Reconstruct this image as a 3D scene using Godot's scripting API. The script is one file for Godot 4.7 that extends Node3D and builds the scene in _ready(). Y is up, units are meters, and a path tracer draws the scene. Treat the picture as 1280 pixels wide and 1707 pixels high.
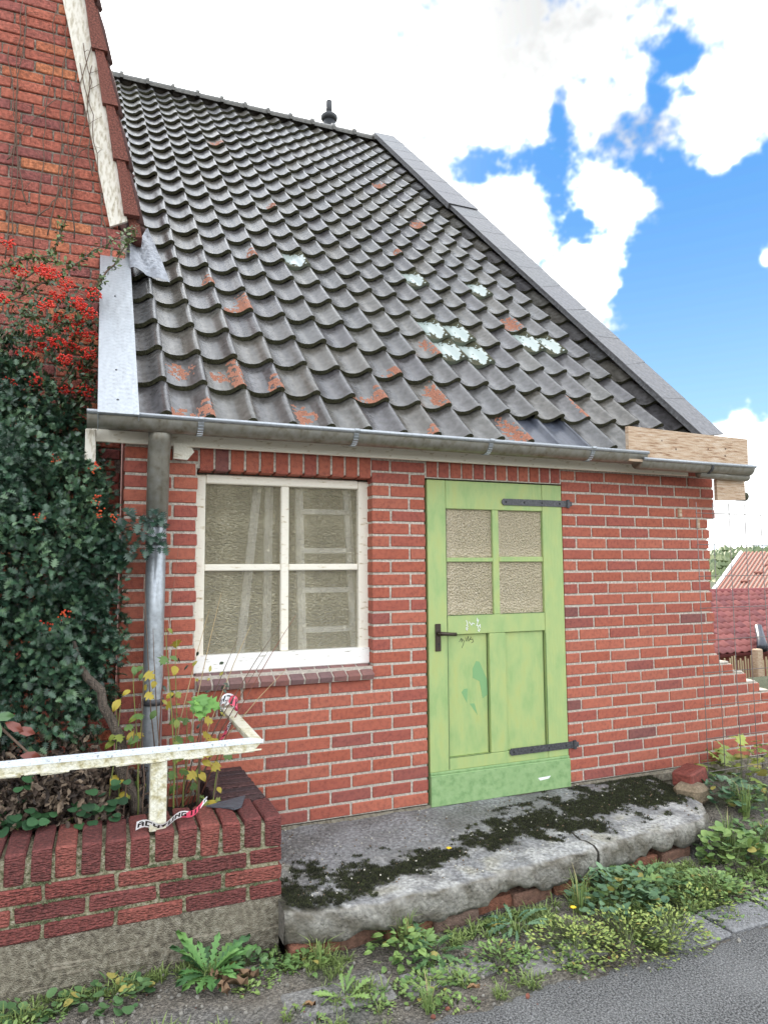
extends Node3D

const CAM := Vector3(-0.6855, 1.615, 3.767)
const H := 0.0757          # brick course
const HB := 0.125          # half a brick with its joint
var rng := RandomNumberGenerator.new()
var used := {}
var M := {}
var cache := {}


# ---------------------------------------------------------------- helpers
func numbered(n: String) -> String:
	if not used.has(n):
		used[n] = 0
		return n
	used[n] += 1
	return "%s_%03d" % [n, used[n]]


func tag(o: Node3D, label: String, category := "", group := "", kind := "") -> void:
	if label: o.set_meta("label", label)
	if category: o.set_meta("category", category)
	if group: o.set_meta("group", group)
	if kind: o.set_meta("kind", kind)


func thing(called: String, at: Vector3, label: String, category: String, group := "") -> Node3D:
	var o := Node3D.new()
	o.name = numbered(called)
	add_child(o, true)
	o.position = at
	tag(o, label, category, group)
	return o


func gp(n: Node) -> Vector3:
	var p := Vector3.ZERO
	while n != self and n is Node3D:
		p += (n as Node3D).position
		n = n.get_parent()
	return p


func piece(parent: Node, called: String, mesh: Mesh, xf := Transform3D.IDENTITY, mat: Material = null) -> MeshInstance3D:
	# xf is given in the scene's axes; parents are only ever moved, never turned
	var o := MeshInstance3D.new()
	o.mesh = mesh
	o.name = called if parent != self else numbered(called)
	if mat: o.material_override = mat
	parent.add_child(o, true)
	xf.origin -= gp(parent)
	o.transform = xf
	return o


func begin(smooth := false) -> SurfaceTool:
	var st := SurfaceTool.new()
	st.begin(Mesh.PRIMITIVE_TRIANGLES)
	st.set_smooth_group(0 if smooth else -1)
	return st


func finish(st: SurfaceTool, mat: Material, onto: ArrayMesh = null) -> ArrayMesh:
	st.generate_normals()
	var m: ArrayMesh = st.commit(onto) if onto else st.commit()
	if mat: m.surface_set_material(m.get_surface_count() - 1, mat)
	return m


func poly(st: SurfaceTool, pts: Array, c: Vector3) -> void:
	# a convex face that looks away from c
	var a: Vector3 = pts[0]
	var b: Vector3 = pts[1]
	var d: Vector3 = pts[2]
	var n := (b - a).cross(d - a)
	if n.length_squared() < 1e-16 and pts.size() > 3:
		n = (d - a).cross((pts[3] as Vector3) - a)
	var mid := Vector3.ZERO
	for q: Vector3 in pts: mid += q
	mid /= pts.size()
	var flip := n.dot(mid - c) < 0.0
	for i in range(1, pts.size() - 1):
		st.add_vertex(a)
		if flip:
			st.add_vertex(pts[i]); st.add_vertex(pts[i + 1])
		else:
			st.add_vertex(pts[i + 1]); st.add_vertex(pts[i])


func facing(st: SurfaceTool, pts: Array, dir: Vector3) -> void:
	var mid := Vector3.ZERO
	for q: Vector3 in pts: mid += q
	poly(st, pts, mid / pts.size() - dir)


func cbox(st: SurfaceTool, c: Vector3, s: Vector3, b := 0.0, xf := Transform3D.IDENTITY, jit := 0.0) -> void:
	var h := s * 0.5
	if b <= 0.0:
		var v := []
		for i in 8:
			v.append(xf * (c + Vector3(h.x if i & 1 else -h.x, h.y if i & 2 else -h.y, h.z if i & 4 else -h.z)))
		var cc := xf * c
		for f in [[0, 1, 3, 2], [4, 5, 7, 6], [0, 1, 5, 4], [2, 3, 7, 6], [0, 2, 6, 4], [1, 3, 7, 5]]:
			poly(st, [v[f[0]], v[f[1]], v[f[2]], v[f[3]]], cc)
		return
	b = minf(b, minf(h.x, minf(h.y, h.z)) * 0.9)
	var p := {}
	for i in 8:
		var g := Vector3(1 if i & 1 else -1, 1 if i & 2 else -1, 1 if i & 4 else -1)
		var j := Vector3(rng.randf_range(-jit, jit), rng.randf_range(-jit, jit), rng.randf_range(-jit, jit))
		for ax in 3:
			var q := g * (h - Vector3(b, b, b))
			q[ax] = g[ax] * h[ax]
			p[i * 3 + ax] = xf * (c + q + j)
	var mid := xf * c
	for f in [[0, 2, 6, 4, 0], [1, 3, 7, 5, 0], [0, 1, 5, 4, 1], [2, 3, 7, 6, 1], [0, 1, 3, 2, 2], [4, 5, 7, 6, 2]]:
		poly(st, [p[f[0] * 3 + f[4]], p[f[1] * 3 + f[4]], p[f[2] * 3 + f[4]], p[f[3] * 3 + f[4]]], mid)
	for ax in 3:
		var a1 := (ax + 1) % 3
		var a2 := (ax + 2) % 3
		for i in 8:
			if not (i & (1 << ax)):
				var j2 := i | (1 << ax)
				poly(st, [p[i * 3 + a1], p[j2 * 3 + a1], p[j2 * 3 + a2], p[i * 3 + a2]], mid)
	for i in 8:
		poly(st, [p[i * 3], p[i * 3 + 1], p[i * 3 + 2]], mid)


func tube(st: SurfaceTool, path: Array, radii: Array, seg := 8, caps := true) -> void:
	var rings := []
	var side := Vector3.ZERO
	for i in path.size():
		var a: Vector3 = path[maxi(i - 1, 0)]
		var b: Vector3 = path[mini(i + 1, path.size() - 1)]
		var t := (b - a).normalized()
		if side == Vector3.ZERO:
			side = t.cross(Vector3.UP if absf(t.y) < 0.9 else Vector3.RIGHT).normalized()
		side = (side - t * side.dot(t)).normalized()
		var up := t.cross(side)
		var r: float = radii[i] if i < radii.size() else radii[-1]
		var ring := []
		for k in seg:
			var an := TAU * k / seg
			ring.append((path[i] as Vector3) + (side * cos(an) + up * sin(an)) * r)
		rings.append(ring)
	for i in path.size() - 1:
		var mid: Vector3 = ((path[i] as Vector3) + (path[i + 1] as Vector3)) * 0.5
		for k in seg:
			var k2 := (k + 1) % seg
			poly(st, [rings[i][k], rings[i][k2], rings[i + 1][k2], rings[i + 1][k]], mid)
	if caps:
		poly(st, rings[0], path[1])
		poly(st, rings[-1], path[-2])


func prism(st: SurfaceTool, outline: Array, depth: Vector3) -> void:
	# a flat outline (Vector3, convex or not too concave) pushed along depth
	var flat := PackedVector2Array()
	var n := depth.normalized()
	var u := n.cross(Vector3.UP if absf(n.y) < 0.9 else Vector3.RIGHT).normalized()
	var v := n.cross(u)
	for q: Vector3 in outline: flat.append(Vector2(q.dot(u), q.dot(v)))
	var tri := Geometry2D.triangulate_polygon(flat)
	for i in range(0, tri.size(), 3):
		facing(st, [outline[tri[i]], outline[tri[i + 1]], outline[tri[i + 2]]], -depth)
		facing(st, [outline[tri[i]] + depth, outline[tri[i + 1]] + depth, outline[tri[i + 2]] + depth], depth)
	var area := 0.0
	for i in flat.size():
		area += flat[i].cross(flat[(i + 1) % flat.size()])
	for i in outline.size():
		var a: Vector3 = outline[i]
		var b: Vector3 = outline[(i + 1) % outline.size()]
		var e := b - a
		var o := e.cross(n) * (1.0 if area > 0.0 else -1.0)
		facing(st, [a, b, b + depth, a + depth], o)


func lin(r: float, g: float, b: float) -> Color:
	return Color(r, g, b).linear_to_srgb()


func ntex(sd: int, freq: float, oct: int, stops: Array, size := 256, kind := FastNoiseLite.TYPE_SIMPLEX_SMOOTH, stretch := Vector2.ONE) -> Texture2D:
	var key := "n%d_%f_%d_%s_%d_%d_%s" % [sd, freq, oct, str(stops), size, kind, str(stretch)]
	if cache.has(key): return cache[key]
	var n := FastNoiseLite.new()
	n.seed = sd
	n.noise_type = kind
	n.frequency = freq
	n.fractal_octaves = oct
	var im := Image.create(size, size, false, Image.FORMAT_RGB8)
	var g := Gradient.new()
	var offs := PackedFloat32Array()
	var cols := PackedColorArray()
	for s in stops:
		offs.append(s[0]); cols.append(s[1])
	g.offsets = offs
	g.colors = cols
	var ramp := PackedColorArray()
	for i in 256: ramp.append(g.sample(i / 255.0))
	# tileable: near its far edges the noise fades into its own continuation
	n.fractal_gain = 0.55
	var m0 := size * 0.7
	for y in size:
		var ty := clampf((y - m0) / (size - m0), 0.0, 1.0)
		for x in size:
			var tx := clampf((x - m0) / (size - m0), 0.0, 1.0)
			var v := n.get_noise_2d(x * stretch.x, y * stretch.y)
			if tx > 0.0: v = lerpf(v, n.get_noise_2d((x - size) * stretch.x, y * stretch.y), tx)
			if ty > 0.0:
				var v2 := n.get_noise_2d(x * stretch.x, (y - size) * stretch.y)
				if tx > 0.0: v2 = lerpf(v2, n.get_noise_2d((x - size) * stretch.x, (y - size) * stretch.y), tx)
				v = lerpf(v, v2, ty)
			im.set_pixel(x, y, ramp[clampi(int((v * 0.75 + 0.5) * 255.0), 0, 255)])
	var t := ImageTexture.create_from_image(im)
	cache[key] = t
	return t


func gray(a: float, b: float) -> Array:
	return [[0.0, Color(a, a, a)], [1.0, Color(b, b, b)]]


func mat(col: Color, rough := 0.9, tex: Texture2D = null, scale := 1.0, relief: Texture2D = null, cm := 0.0, vcol := false) -> StandardMaterial3D:
	var m := StandardMaterial3D.new()
	m.albedo_color = col
	m.roughness = rough
	m.vertex_color_use_as_albedo = vcol
	if tex or relief:
		m.uv1_triplanar = true
		m.uv1_world_triplanar = true
		m.uv1_scale = Vector3(scale, scale, scale)
	if tex: m.albedo_texture = tex
	if relief:
		m.heightmap_enabled = true
		m.heightmap_texture = relief
		m.heightmap_scale = cm
	return m


func scatter(parent: Node, called: String, mesh: Mesh, xfs: Array, cols: Array, mat_: Material = null) -> MultiMeshInstance3D:
	var mm := MultiMesh.new()
	mm.transform_format = MultiMesh.TRANSFORM_3D
	mm.use_colors = cols.size() > 0
	mm.mesh = mesh
	mm.instance_count = xfs.size()
	var off := gp(parent) if parent != self else Vector3.ZERO
	for i in xfs.size():
		var x: Transform3D = xfs[i]
		x.origin -= off
		mm.set_instance_transform(i, x)
		if cols.size() > 0: mm.set_instance_color(i, cols[i])
	var o := MultiMeshInstance3D.new()
	o.multimesh = mm
	o.name = called if parent != self else numbered(called)
	if mat_: o.material_override = mat_
	parent.add_child(o, true)
	o.set_meta("kind", "stuff")
	return o


func rand_basis(tilt: float) -> Basis:
	return Basis(Vector3.UP, rng.randf() * TAU) * Basis(Vector3.RIGHT, rng.randf_range(-tilt, tilt)) * Basis(Vector3.BACK, rng.randf_range(-tilt, tilt))


func toward(n: Vector3, roll := 0.0) -> Basis:
	# a basis whose y axis is n
	var x := n.cross(Vector3.UP if absf(n.y) < 0.95 else Vector3.RIGHT).normalized()
	return Basis(x, n, x.cross(n)) * Basis(Vector3.UP, roll)


# ---------------------------------------------------------------- bricks
func brick_mesh(w: float, h: float, d: float, variant: int, palette: Array, m: Material, key: String, bevel := 0.0035, jit := 0.0012) -> ArrayMesh:
	var k := "b%s_%d_%d_%d_%d" % [key, roundi(w * 500), roundi(h * 500), roundi(d * 500), variant]
	if cache.has(k): return cache[k]
	var st := begin()
	st.set_color(palette[variant % palette.size()])
	cbox(st, Vector3.ZERO, Vector3(w, h, d), bevel, Transform3D.IDENTITY, jit)
	cache[k] = finish(st, m)
	return cache[k]


func lay_bricks(wall: Node, list: Array, most: int, stuff_name: String) -> void:
	# list: [transform, mesh, weight]; the ones that show largest become parts of their own
	list.sort_custom(func(a, b): return a[2] > b[2])
	var st := SurfaceTool.new()
	var rest := 0
	var m: Material
	for i in list.size():
		if i < most:
			piece(wall, "brick", list[i][1], list[i][0])
		else:
			if rest == 0: st.begin(Mesh.PRIMITIVE_TRIANGLES)
			st.append_from(list[i][1], 0, list[i][0])
			m = (list[i][1] as ArrayMesh).surface_get_material(0)
			rest += 1
	if rest:
		var am: ArrayMesh = st.commit()
		am.surface_set_material(0, m)
		var o := piece(wall, stuff_name, am)
		o.set_meta("kind", "stuff")


func shows(p: Vector3, area: float) -> float:
	# how large a piece of the front shows: its area over distance squared, times a guess at whether it is in the frame
	var d := CAM - p
	return area * absf(d.normalized().z) / d.length_squared()


func materials() -> void:
	var fine := ntex(3, 0.05, 4, gray(0.62, 1.0))
	var grain := ntex(5, 0.12, 3, gray(0.0, 1.0))
	var W := Color.WHITE
	M.brick = mat(W, 0.85, ntex(11, 0.018, 5, [[0.0, Color(0.8, 0.79, 0.82)], [0.4, Color(0.93, 0.93, 0.94)], [0.6, Color(0.98, 0.98, 0.98)], [1.0, W]], 512), 3.0, ntex(12, 0.16, 3, gray(0, 1)), 0.2, true)
	M.old_brick = mat(W, 0.9, ntex(13, 0.04, 4, gray(0.6, 1.0)), 3.0, ntex(14, 0.1, 4, gray(0, 1)), 0.5, true)
	M.old_brick_plain = mat(lin(0.3, 0.1, 0.07), 0.9)
	M.verge_red = mat(lin(0.3, 0.095, 0.065), 0.85, ntex(53, 0.06, 4, gray(0.5, 1.0)), 4.0, grain, 0.4)
	M.verge_dark = mat(lin(0.13, 0.055, 0.045), 0.85, ntex(53, 0.06, 4, gray(0.5, 1.0)), 4.0)
	M.far_deck = mat(lin(0.2, 0.05, 0.05), 0.9)
	M.far_tile = mat(W, 0.7, null, 1.0, null, 0.0, true)
	M.far_wall = mat(lin(0.55, 0.5, 0.45), 0.9)
	M.far_pale = mat(lin(0.5, 0.44, 0.37), 0.85)
	M.far_rib = mat(lin(0.27, 0.11, 0.08), 0.8)
	M.reed = mat(lin(0.42, 0.33, 0.2), 0.9)
	M.hill = mat(lin(0.06, 0.09, 0.04), 1.0)
	M.rustic = mat(W, 0.85, ntex(15, 0.05, 4, gray(0.62, 1.0)), 4.0, ntex(16, 0.05, 3, gray(0, 1), 256, FastNoiseLite.TYPE_SIMPLEX_SMOOTH, Vector2(0.6, 2.2)), 1.6, true)
	M.mortar = mat(lin(0.68, 0.61, 0.52), 0.95, ntex(17, 0.06, 4, gray(0.7, 1.0)), 3.0, grain, 0.3)
	M.old_mortar = mat(lin(0.44, 0.38, 0.31), 0.95, ntex(18, 0.05, 4, gray(0.5, 1.0)), 3.0, grain, 0.5)
	M.planter_mortar = mat(lin(0.42, 0.385, 0.3), 0.95, ntex(19, 0.05, 4, [[0.0, Color(0.35, 0.4, 0.28)], [0.45, Color(0.8, 0.8, 0.72)], [1.0, W]]), 3.0, grain, 0.6)
	M.base_concrete = mat(lin(0.33, 0.30, 0.25), 0.95, ntex(20, 0.05, 6, [[0.0, Color(0.45, 0.43, 0.4)], [0.45, Color(0.74, 0.72, 0.68)], [0.6, Color(0.85, 0.84, 0.8)], [1.0, W]], 512), 1.1, ntex(21, 0.25, 4, gray(0, 1), 512), 1.2)
	M.slab = mat(W, 0.92, ntex(22, 0.04, 5, gray(0.62, 1.0), 512), 1.6, ntex(23, 0.1, 4, gray(0, 1)), 0.9, true)
	M.tile = mat(W, 0.27, ntex(24, 0.02, 5, [[0.0, Color(0.55, 0.54, 0.5)], [0.45, Color(0.8, 0.79, 0.77)], [0.66, Color(0.95, 0.94, 0.92)], [0.8, W], [1.0, W]], 512), 1.7, ntex(25, 0.09, 3, gray(0, 1)), 0.09, true)
	M.tile_lip = mat(lin(0.1, 0.096, 0.064), 0.95, ntex(26, 0.07, 4, [[0.0, Color(0.4, 0.42, 0.3)], [0.6, Color(0.8, 0.8, 0.7)], [0.78, Color(0.9, 0.9, 0.8)], [1.0, W]]), 3.0, grain, 0.6)
	M.terracotta = mat(lin(0.44, 0.21, 0.14), 0.95, ntex(27, 0.07, 4, [[0.0, Color(0.42, 0.4, 0.36)], [0.4, Color(0.8, 0.74, 0.7)], [0.62, Color(0.95, 0.9, 0.88)], [1.0, W]]), 5.0, grain, 0.8)
	M.lichen = mat(lin(0.5, 0.44, 0.38), 0.95, fine, 5.0, grain, 0.8)
	M.deck = mat(lin(0.03, 0.027, 0.025), 0.95)
	M.glass_tile = mat(Color(0.74, 0.79, 0.77, 0.7), 0.14)
	M.glass_tile.transparency = BaseMaterial3D.TRANSPARENCY_ALPHA
	M.glass_lip = mat(lin(0.3, 0.34, 0.25), 0.6, ntex(28, 0.1, 3, gray(0.4, 1.0)), 6.0)
	M.flat_tile = mat(lin(0.09, 0.10, 0.13), 0.35, fine, 2.0)
	M.zinc = mat(lin(0.44, 0.46, 0.48), 0.42, ntex(29, 0.05, 4, [[0.0, Color(0.8, 0.8, 0.8)], [0.5, Color(0.94, 0.95, 0.96)], [1.0, W]], 512), 1.5, ntex(30, 0.03, 2, gray(0, 1)), 0.25)
	M.zinc.metallic = 0.6
	M.gutter = mat(lin(0.31, 0.305, 0.28), 0.42, ntex(31, 0.025, 4, [[0.0, Color(0.66, 0.6, 0.5)], [0.4, Color(0.88, 0.86, 0.82)], [1.0, W]], 512, FastNoiseLite.TYPE_SIMPLEX_SMOOTH, Vector2(1, 1)), 1.4, ntex(30, 0.03, 2, gray(0, 1)), 0.15)
	M.gutter.metallic = 0.45
	M.lead = mat(lin(0.36, 0.38, 0.42), 0.5, fine, 2.0, ntex(32, 0.03, 3, gray(0, 1)), 1.2)
	M.lead.metallic = 0.4
	M.slate = mat(W, 0.5, ntex(33, 0.035, 4, gray(0.7, 1.0), 512), 1.6, ntex(34, 0.03, 4, gray(0, 1)), 0.7, true)
	M.white_wood = mat(lin(0.8, 0.75, 0.64), 0.6, ntex(35, 0.04, 4, [[0.0, Color(0.72, 0.66, 0.56)], [0.14, Color(0.92, 0.9, 0.86)], [0.3, W], [1.0, W]], 256, FastNoiseLite.TYPE_SIMPLEX_SMOOTH, Vector2(0.5, 1.8)), 2.0, grain, 0.12)
	M.sill_wood = mat(lin(0.82, 0.80, 0.76), 0.6, ntex(36, 0.05, 4, [[0.0, Color(0.4, 0.36, 0.32)], [0.16, Color(0.75, 0.72, 0.68)], [0.24, W], [1.0, W]], 256, FastNoiseLite.TYPE_SIMPLEX_SMOOTH, Vector2(0.3, 2.4)), 2.0)
	M.old_white = mat(lin(0.7, 0.66, 0.58), 0.8, ntex(37, 0.03, 5, [[0.0, Color(0.7, 0.67, 0.62)], [0.3, Color(0.88, 0.86, 0.82)], [0.55, W], [1.0, W]], 512, FastNoiseLite.TYPE_SIMPLEX_SMOOTH, Vector2(2.0, 0.6)), 1.2)
	M.raw_wood = mat(lin(0.56, 0.46, 0.36), 0.8, ntex(38, 0.035, 4, [[0.0, Color(0.62, 0.5, 0.4)], [0.4, Color(0.9, 0.84, 0.78)], [1.0, W]], 256, FastNoiseLite.TYPE_SIMPLEX_SMOOTH, Vector2(0.35, 3.0)), 2.0, grain, 0.2)
	M.dark_wood = mat(lin(0.05, 0.04, 0.035), 0.9)
	M.green = mat(lin(0.385, 0.455, 0.19), 0.6, ntex(39, 0.011, 6, [[0.0, Color(0.84, 0.93, 0.88)], [0.35, Color(0.92, 0.97, 0.94)], [0.6, Color(0.97, 0.99, 0.95)], [1.0, Color(1.0, 0.98, 0.9)]], 512, FastNoiseLite.TYPE_SIMPLEX_SMOOTH, Vector2(1.6, 0.7)), 0.9, ntex(40, 0.08, 3, gray(0, 1), 256, FastNoiseLite.TYPE_SIMPLEX_SMOOTH, Vector2(2.6, 0.4)), 0.12)
	M.green_low = mat(lin(0.28, 0.41, 0.19), 0.6, ntex(41, 0.03, 5, [[0.0, Color(0.78, 0.85, 0.78)], [0.5, Color(0.94, 0.96, 0.93)], [1.0, W]], 512), 1.1, grain, 0.1)
	M.green_patch = mat(lin(0.19, 0.36, 0.15), 0.6)
	M.grime = mat(lin(0.06, 0.1, 0.045), 0.9)
	M.iron = mat(lin(0.13, 0.13, 0.14), 0.5, fine, 4.0)
	M.iron.metallic = 0.5
	M.bronze = mat(lin(0.06, 0.045, 0.035), 0.4)
	M.bronze.metallic = 0.6
	M.black = mat(lin(0.012, 0.012, 0.013), 0.5)
	M.plastic = mat(lin(0.03, 0.032, 0.036), 0.45)
	M.white_paint = mat(lin(0.8, 0.8, 0.8), 0.8)
	M.rail = mat(lin(0.72, 0.76, 0.8), 0.5, ntex(42, 0.04, 4, [[0.0, Color(0.5, 0.5, 0.48)], [0.2, Color(0.85, 0.86, 0.86)], [0.34, W], [1.0, W]], 512), 2.2, grain, 0.15)
	M.rail_stained = mat(lin(0.72, 0.70, 0.61), 0.75, ntex(43, 0.016, 5, [[0.0, Color(0.62, 0.58, 0.45)], [0.25, Color(0.82, 0.79, 0.68)], [0.5, Color(0.95, 0.94, 0.9)], [1.0, W]], 512), 2.0, grain, 0.3)
	M.room = mat(lin(0.22, 0.2, 0.15), 0.9)
	M.pane = mat(Color(0.88, 0.84, 0.7, 0.27), 0.16, null, 1.0, ntex(44, 0.03, 2, gray(0, 1), 512, FastNoiseLite.TYPE_SIMPLEX_SMOOTH, Vector2(0.9, 2.0)), 2.2)
	M.pane.transparency = BaseMaterial3D.TRANSPARENCY_ALPHA
	M.pane.uv1_scale = Vector3(2.2, 2.2, 2.2)
	M.pane_fine = mat(Color(0.84, 0.78, 0.66, 0.55), 0.18, null, 1.0, ntex(45, 0.035, 2, gray(0, 1), 512), 1.2)
	M.pane_fine.transparency = BaseMaterial3D.TRANSPARENCY_ALPHA
	M.pane_fine.uv1_scale = Vector3(3.0, 3.0, 3.0)
	M.soil = mat(lin(0.05, 0.04, 0.03), 1.0, fine, 3.0, grain, 1.5)
	M.bark = mat(lin(0.2, 0.155, 0.12), 0.9, ntex(46, 0.05, 4, gray(0.4, 1.0), 256, FastNoiseLite.TYPE_SIMPLEX_SMOOTH, Vector2(2.0, 0.5)), 4.0, grain, 0.8)
	M.twig = mat(lin(0.13, 0.085, 0.06), 0.9)
	M.green_stem = mat(lin(0.17, 0.2, 0.05), 0.8)
	M.dry_red = mat(lin(0.2, 0.075, 0.05), 0.9)
	M.dry_straw = mat(lin(0.42, 0.31, 0.17), 0.9)
	M.leaf = mat(W, 0.3, null, 1.0, null, 0.0, true)
	M.leaf.backlight = Color(0.25, 0.3, 0.12)
	M.herb = mat(W, 0.6, null, 1.0, null, 0.0, true)
	M.herb.backlight = Color(0.4, 0.45, 0.2)
	M.dry = mat(W, 0.9, null, 1.0, null, 0.0, true)
	M.berry = mat(W, 0.3, null, 1.0, null, 0.0, true)
	M.moss = mat(W, 1.0, null, 1.0, null, 0.0, true)
	M.stone = mat(W, 0.9, ntex(47, 0.06, 4, gray(0.6, 1.0)), 3.0, grain, 0.6, true)
	M.asphalt = mat(lin(0.27, 0.268, 0.265), 0.9, ntex(48, 0.16, 4, [[0.0, Color(0.3, 0.3, 0.3)], [0.42, Color(0.72, 0.72, 0.72)], [0.68, W], [1.0, W]], 512), 1.1, ntex(49, 0.3, 2, gray(0, 1), 512), 1.6)
	M.ground = mat(W, 0.97, ntex(50, 0.07, 5, gray(0.5, 1.0), 512), 1.2, ntex(51, 0.12, 4, gray(0, 1), 512), 2.0, true)
	M.far_ground = mat(lin(0.07, 0.1, 0.035), 1.0, ntex(52, 0.04, 5, gray(0.5, 1.0)), 0.05)
	M.wire = mat(lin(0.16, 0.14, 0.13), 0.6)
	

# ---------------------------------------------------------------- setting of the picture
func _ready() -> void:
	rng.seed = 20
	var cam := Camera3D.new()
	cam.name = "camera"
	cam.fov = rad_to_deg(2.0 * atan(853.5 / 1138.0))
	cam.near = 0.05
	cam.far = 3000.0
	add_child(cam)
	cam.position = CAM
	# forward and up as measured from the photograph's vanishing points
	var ya := -0.3835
	var pi_ := 0.0843
	var ro := 0.007
	cam.basis = Basis(Vector3.UP, ya) * Basis(Vector3.RIGHT, pi_) * Basis(Vector3.BACK, -ro)
	cam.current = true
	var sun := DirectionalLight3D.new()
	sun.name = "sun"
	sun.light_energy = 0.5
	sun.light_color = Color(1.0, 0.95, 0.87)
	sun.light_angular_distance = 10.0
	sun.shadow_enabled = true
	add_child(sun)
	sun.look_at_from_position(Vector3.ZERO, -Vector3(0.122, 0.578, -0.807), Vector3.UP)
	var we := WorldEnvironment.new()
	we.name = "air"
	var env := Environment.new()
	env.background_mode = Environment.BG_SKY
	env.tonemap_mode = Environment.TONE_MAPPER_LINEAR
	env.tonemap_exposure = 4.6
	env.sdfgi_enabled = true
	env.ssao_enabled = true
	env.ssil_enabled = true
	env.sky = Sky.new()
	var pano := PanoramaSkyMaterial.new()
	pano.panorama = sky_picture()
	pano.energy_multiplier = 2.2
	env.sky.sky_material = pano
	we.environment = env
	add_child(we)
	materials()
	ground_and_road()
	concrete_step()
	house()
	neighbour()
	far_places()
	planter()
	railing()
	fence()
	small_things()
	holly()
	firethorn()
	planter_plants()
	wall_vines()
	weeds()


var cloud_noise: FastNoiseLite
var cloud_fine: FastNoiseLite
var sky_rows: Array = []
const SKY_W := 3072
const SKY_H := 1536
# clear gaps and clouds by azimuth and height in degrees: [azimuth, height, half width, half height, weight]
const GAPS := [[33.2, 31.2, 4.6, 1.5, -0.62], [36.6, 29.2, 1.7, 2.4, -0.5], [37.3, 33.8, 0.9, 2.4, -0.5], [29.8, 31.6, 2.4, 1.5, -0.4], [48.5, 24.0, 7.0, 3.8, -0.95], [46.2, 28.4, 2.0, 2.0, -0.6],
	[50.0, 15.5, 9.0, 5.5, -0.9], [60.0, 24.0, 9.0, 10.0, -0.8], [39.8, 26.2, 1.5, 1.3, -0.45], [46.8, 36.2, 1.3, 1.7, -0.5], [45.0, 33.6, 0.9, 1.4, -0.42], [17.4, 40.2, 1.9, 0.8, -0.55], [44.0, 19.5, 3.2, 5.0, -0.6],
	[32.4, 27.0, 3.4, 4.0, 0.6], [39.6, 22.4, 2.8, 1.7, 0.95], [42.3, 27.4, 2.2, 1.4, 0.75], [51.5, 31.6, 3.6, 1.9, 0.6], [52.2, 22.0, 0.8, 1.2, 1.0], [49.2, 28.6, 0.9, 1.1, 0.75], [38.2, 24.6, 0.6, 0.5, 0.6], [51.5, 9.8, 6.0, 1.2, 0.55], [52.0, 4.5, 8.0, 2.4, 0.7], [20.0, 36.0, 12.0, 6.0, 0.35], [38.0, 38.0, 9.0, 4.0, 0.25]]
const SHADE := [[32.5, 40.2, 11.0, 6.0, 1.05], [20.5, 36.3, 7.0, 3.6, 1.0], [43.5, 31.8, 3.5, 1.6, 0.9]]


func sky_row(y: int) -> void:
	var el := 90.0 - (y + 0.5) * 180.0 / SKY_H
	var row := PackedByteArray()
	row.resize(SKY_W * 3)
	var ce := cos(deg_to_rad(el))
	var se := sin(deg_to_rad(el))
	var sund := Vector3(0.122, 0.578, -0.807).normalized()
	var zen := Vector3(0.042, 0.165, 0.41)
	var low := Vector3(0.32, 0.49, 0.58)
	var blue := low.lerp(zen, 1.0 - exp(-pow(maxf(el, 0.0) / 17.0, 1.6)))
	var near_rows := []
	for g in GAPS:
		if absf(el - g[1]) < 3.0 * g[3]: near_rows.append(g)
	for x in SKY_W:
		var az := (x + 0.5) * 360.0 / SKY_W     # a panorama's left edge is north (-z)
		if az > 180.0: az -= 360.0
		var ar := deg_to_rad(az)
		var d := Vector3(sin(ar) * ce, se, -cos(ar) * ce)
		var q := d / (maxf(se, 0.0) + 0.35)
		var n := cloud_noise.get_noise_3d(q.x, q.y * 0.6, q.z) * 1.25
		var f := cloud_fine.get_noise_3d(d.x, d.y * 1.4, d.z)
		var cov := 0.26
		for g in near_rows:
			var da: float = (az - g[0]) / g[2]
			if absf(da) < 3.0:
				var de: float = (el - g[1]) / g[3]
				cov += g[4] * exp(-da * da - de * de)
		var s := cov + n * 0.16 + f * 0.75 + cloud_fine.get_noise_3d(d.x * 4.0 + 3.0, d.y * 5.0, d.z * 4.0) * 0.34
		var t := clampf((s + 0.16) / 0.62, 0.0, 1.0)
		t = t * t * (3.0 - 2.0 * t)
		var glow := d.dot(sund)
		var hot := pow(maxf(glow, 0.0), 60.0)
		var thick := clampf((s - 0.35) * 0.5, 0.0, 0.35)
		for g in SHADE:
			var da: float = (az - g[0]) / g[2]
			var de: float = (el - g[1]) / g[3]
			thick += g[4] * exp(-da * da - de * de) * (0.95 + f * 0.35)
		thick = clampf(thick + maxf(n - 0.1, 0.0) * 0.5, 0.0, 1.0)
		var bright := 1.0 / lerpf(1.0 / 2.1, 1.0 / 0.36, thick * (1.0 - pow(maxf(glow, 0.0), 90.0) * 0.6)) + 1.6 * hot
		bright *= 0.62 + 0.38 * t
		var c := blue.lerp(Vector3(0.985, 1.0, 1.0) * bright, t) + Vector3(1.0, 0.9, 0.75) * hot * 0.8
		c = c / 4.4
		for k in 3:
			var v := clampf(c[k], 0.0, 1.0)
			row[x * 3 + k] = int((1.055 * pow(v, 1.0 / 2.4) - 0.055 if v > 0.0031308 else 12.92 * v) * 255.0 + 0.5)
	sky_rows[y] = row


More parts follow.
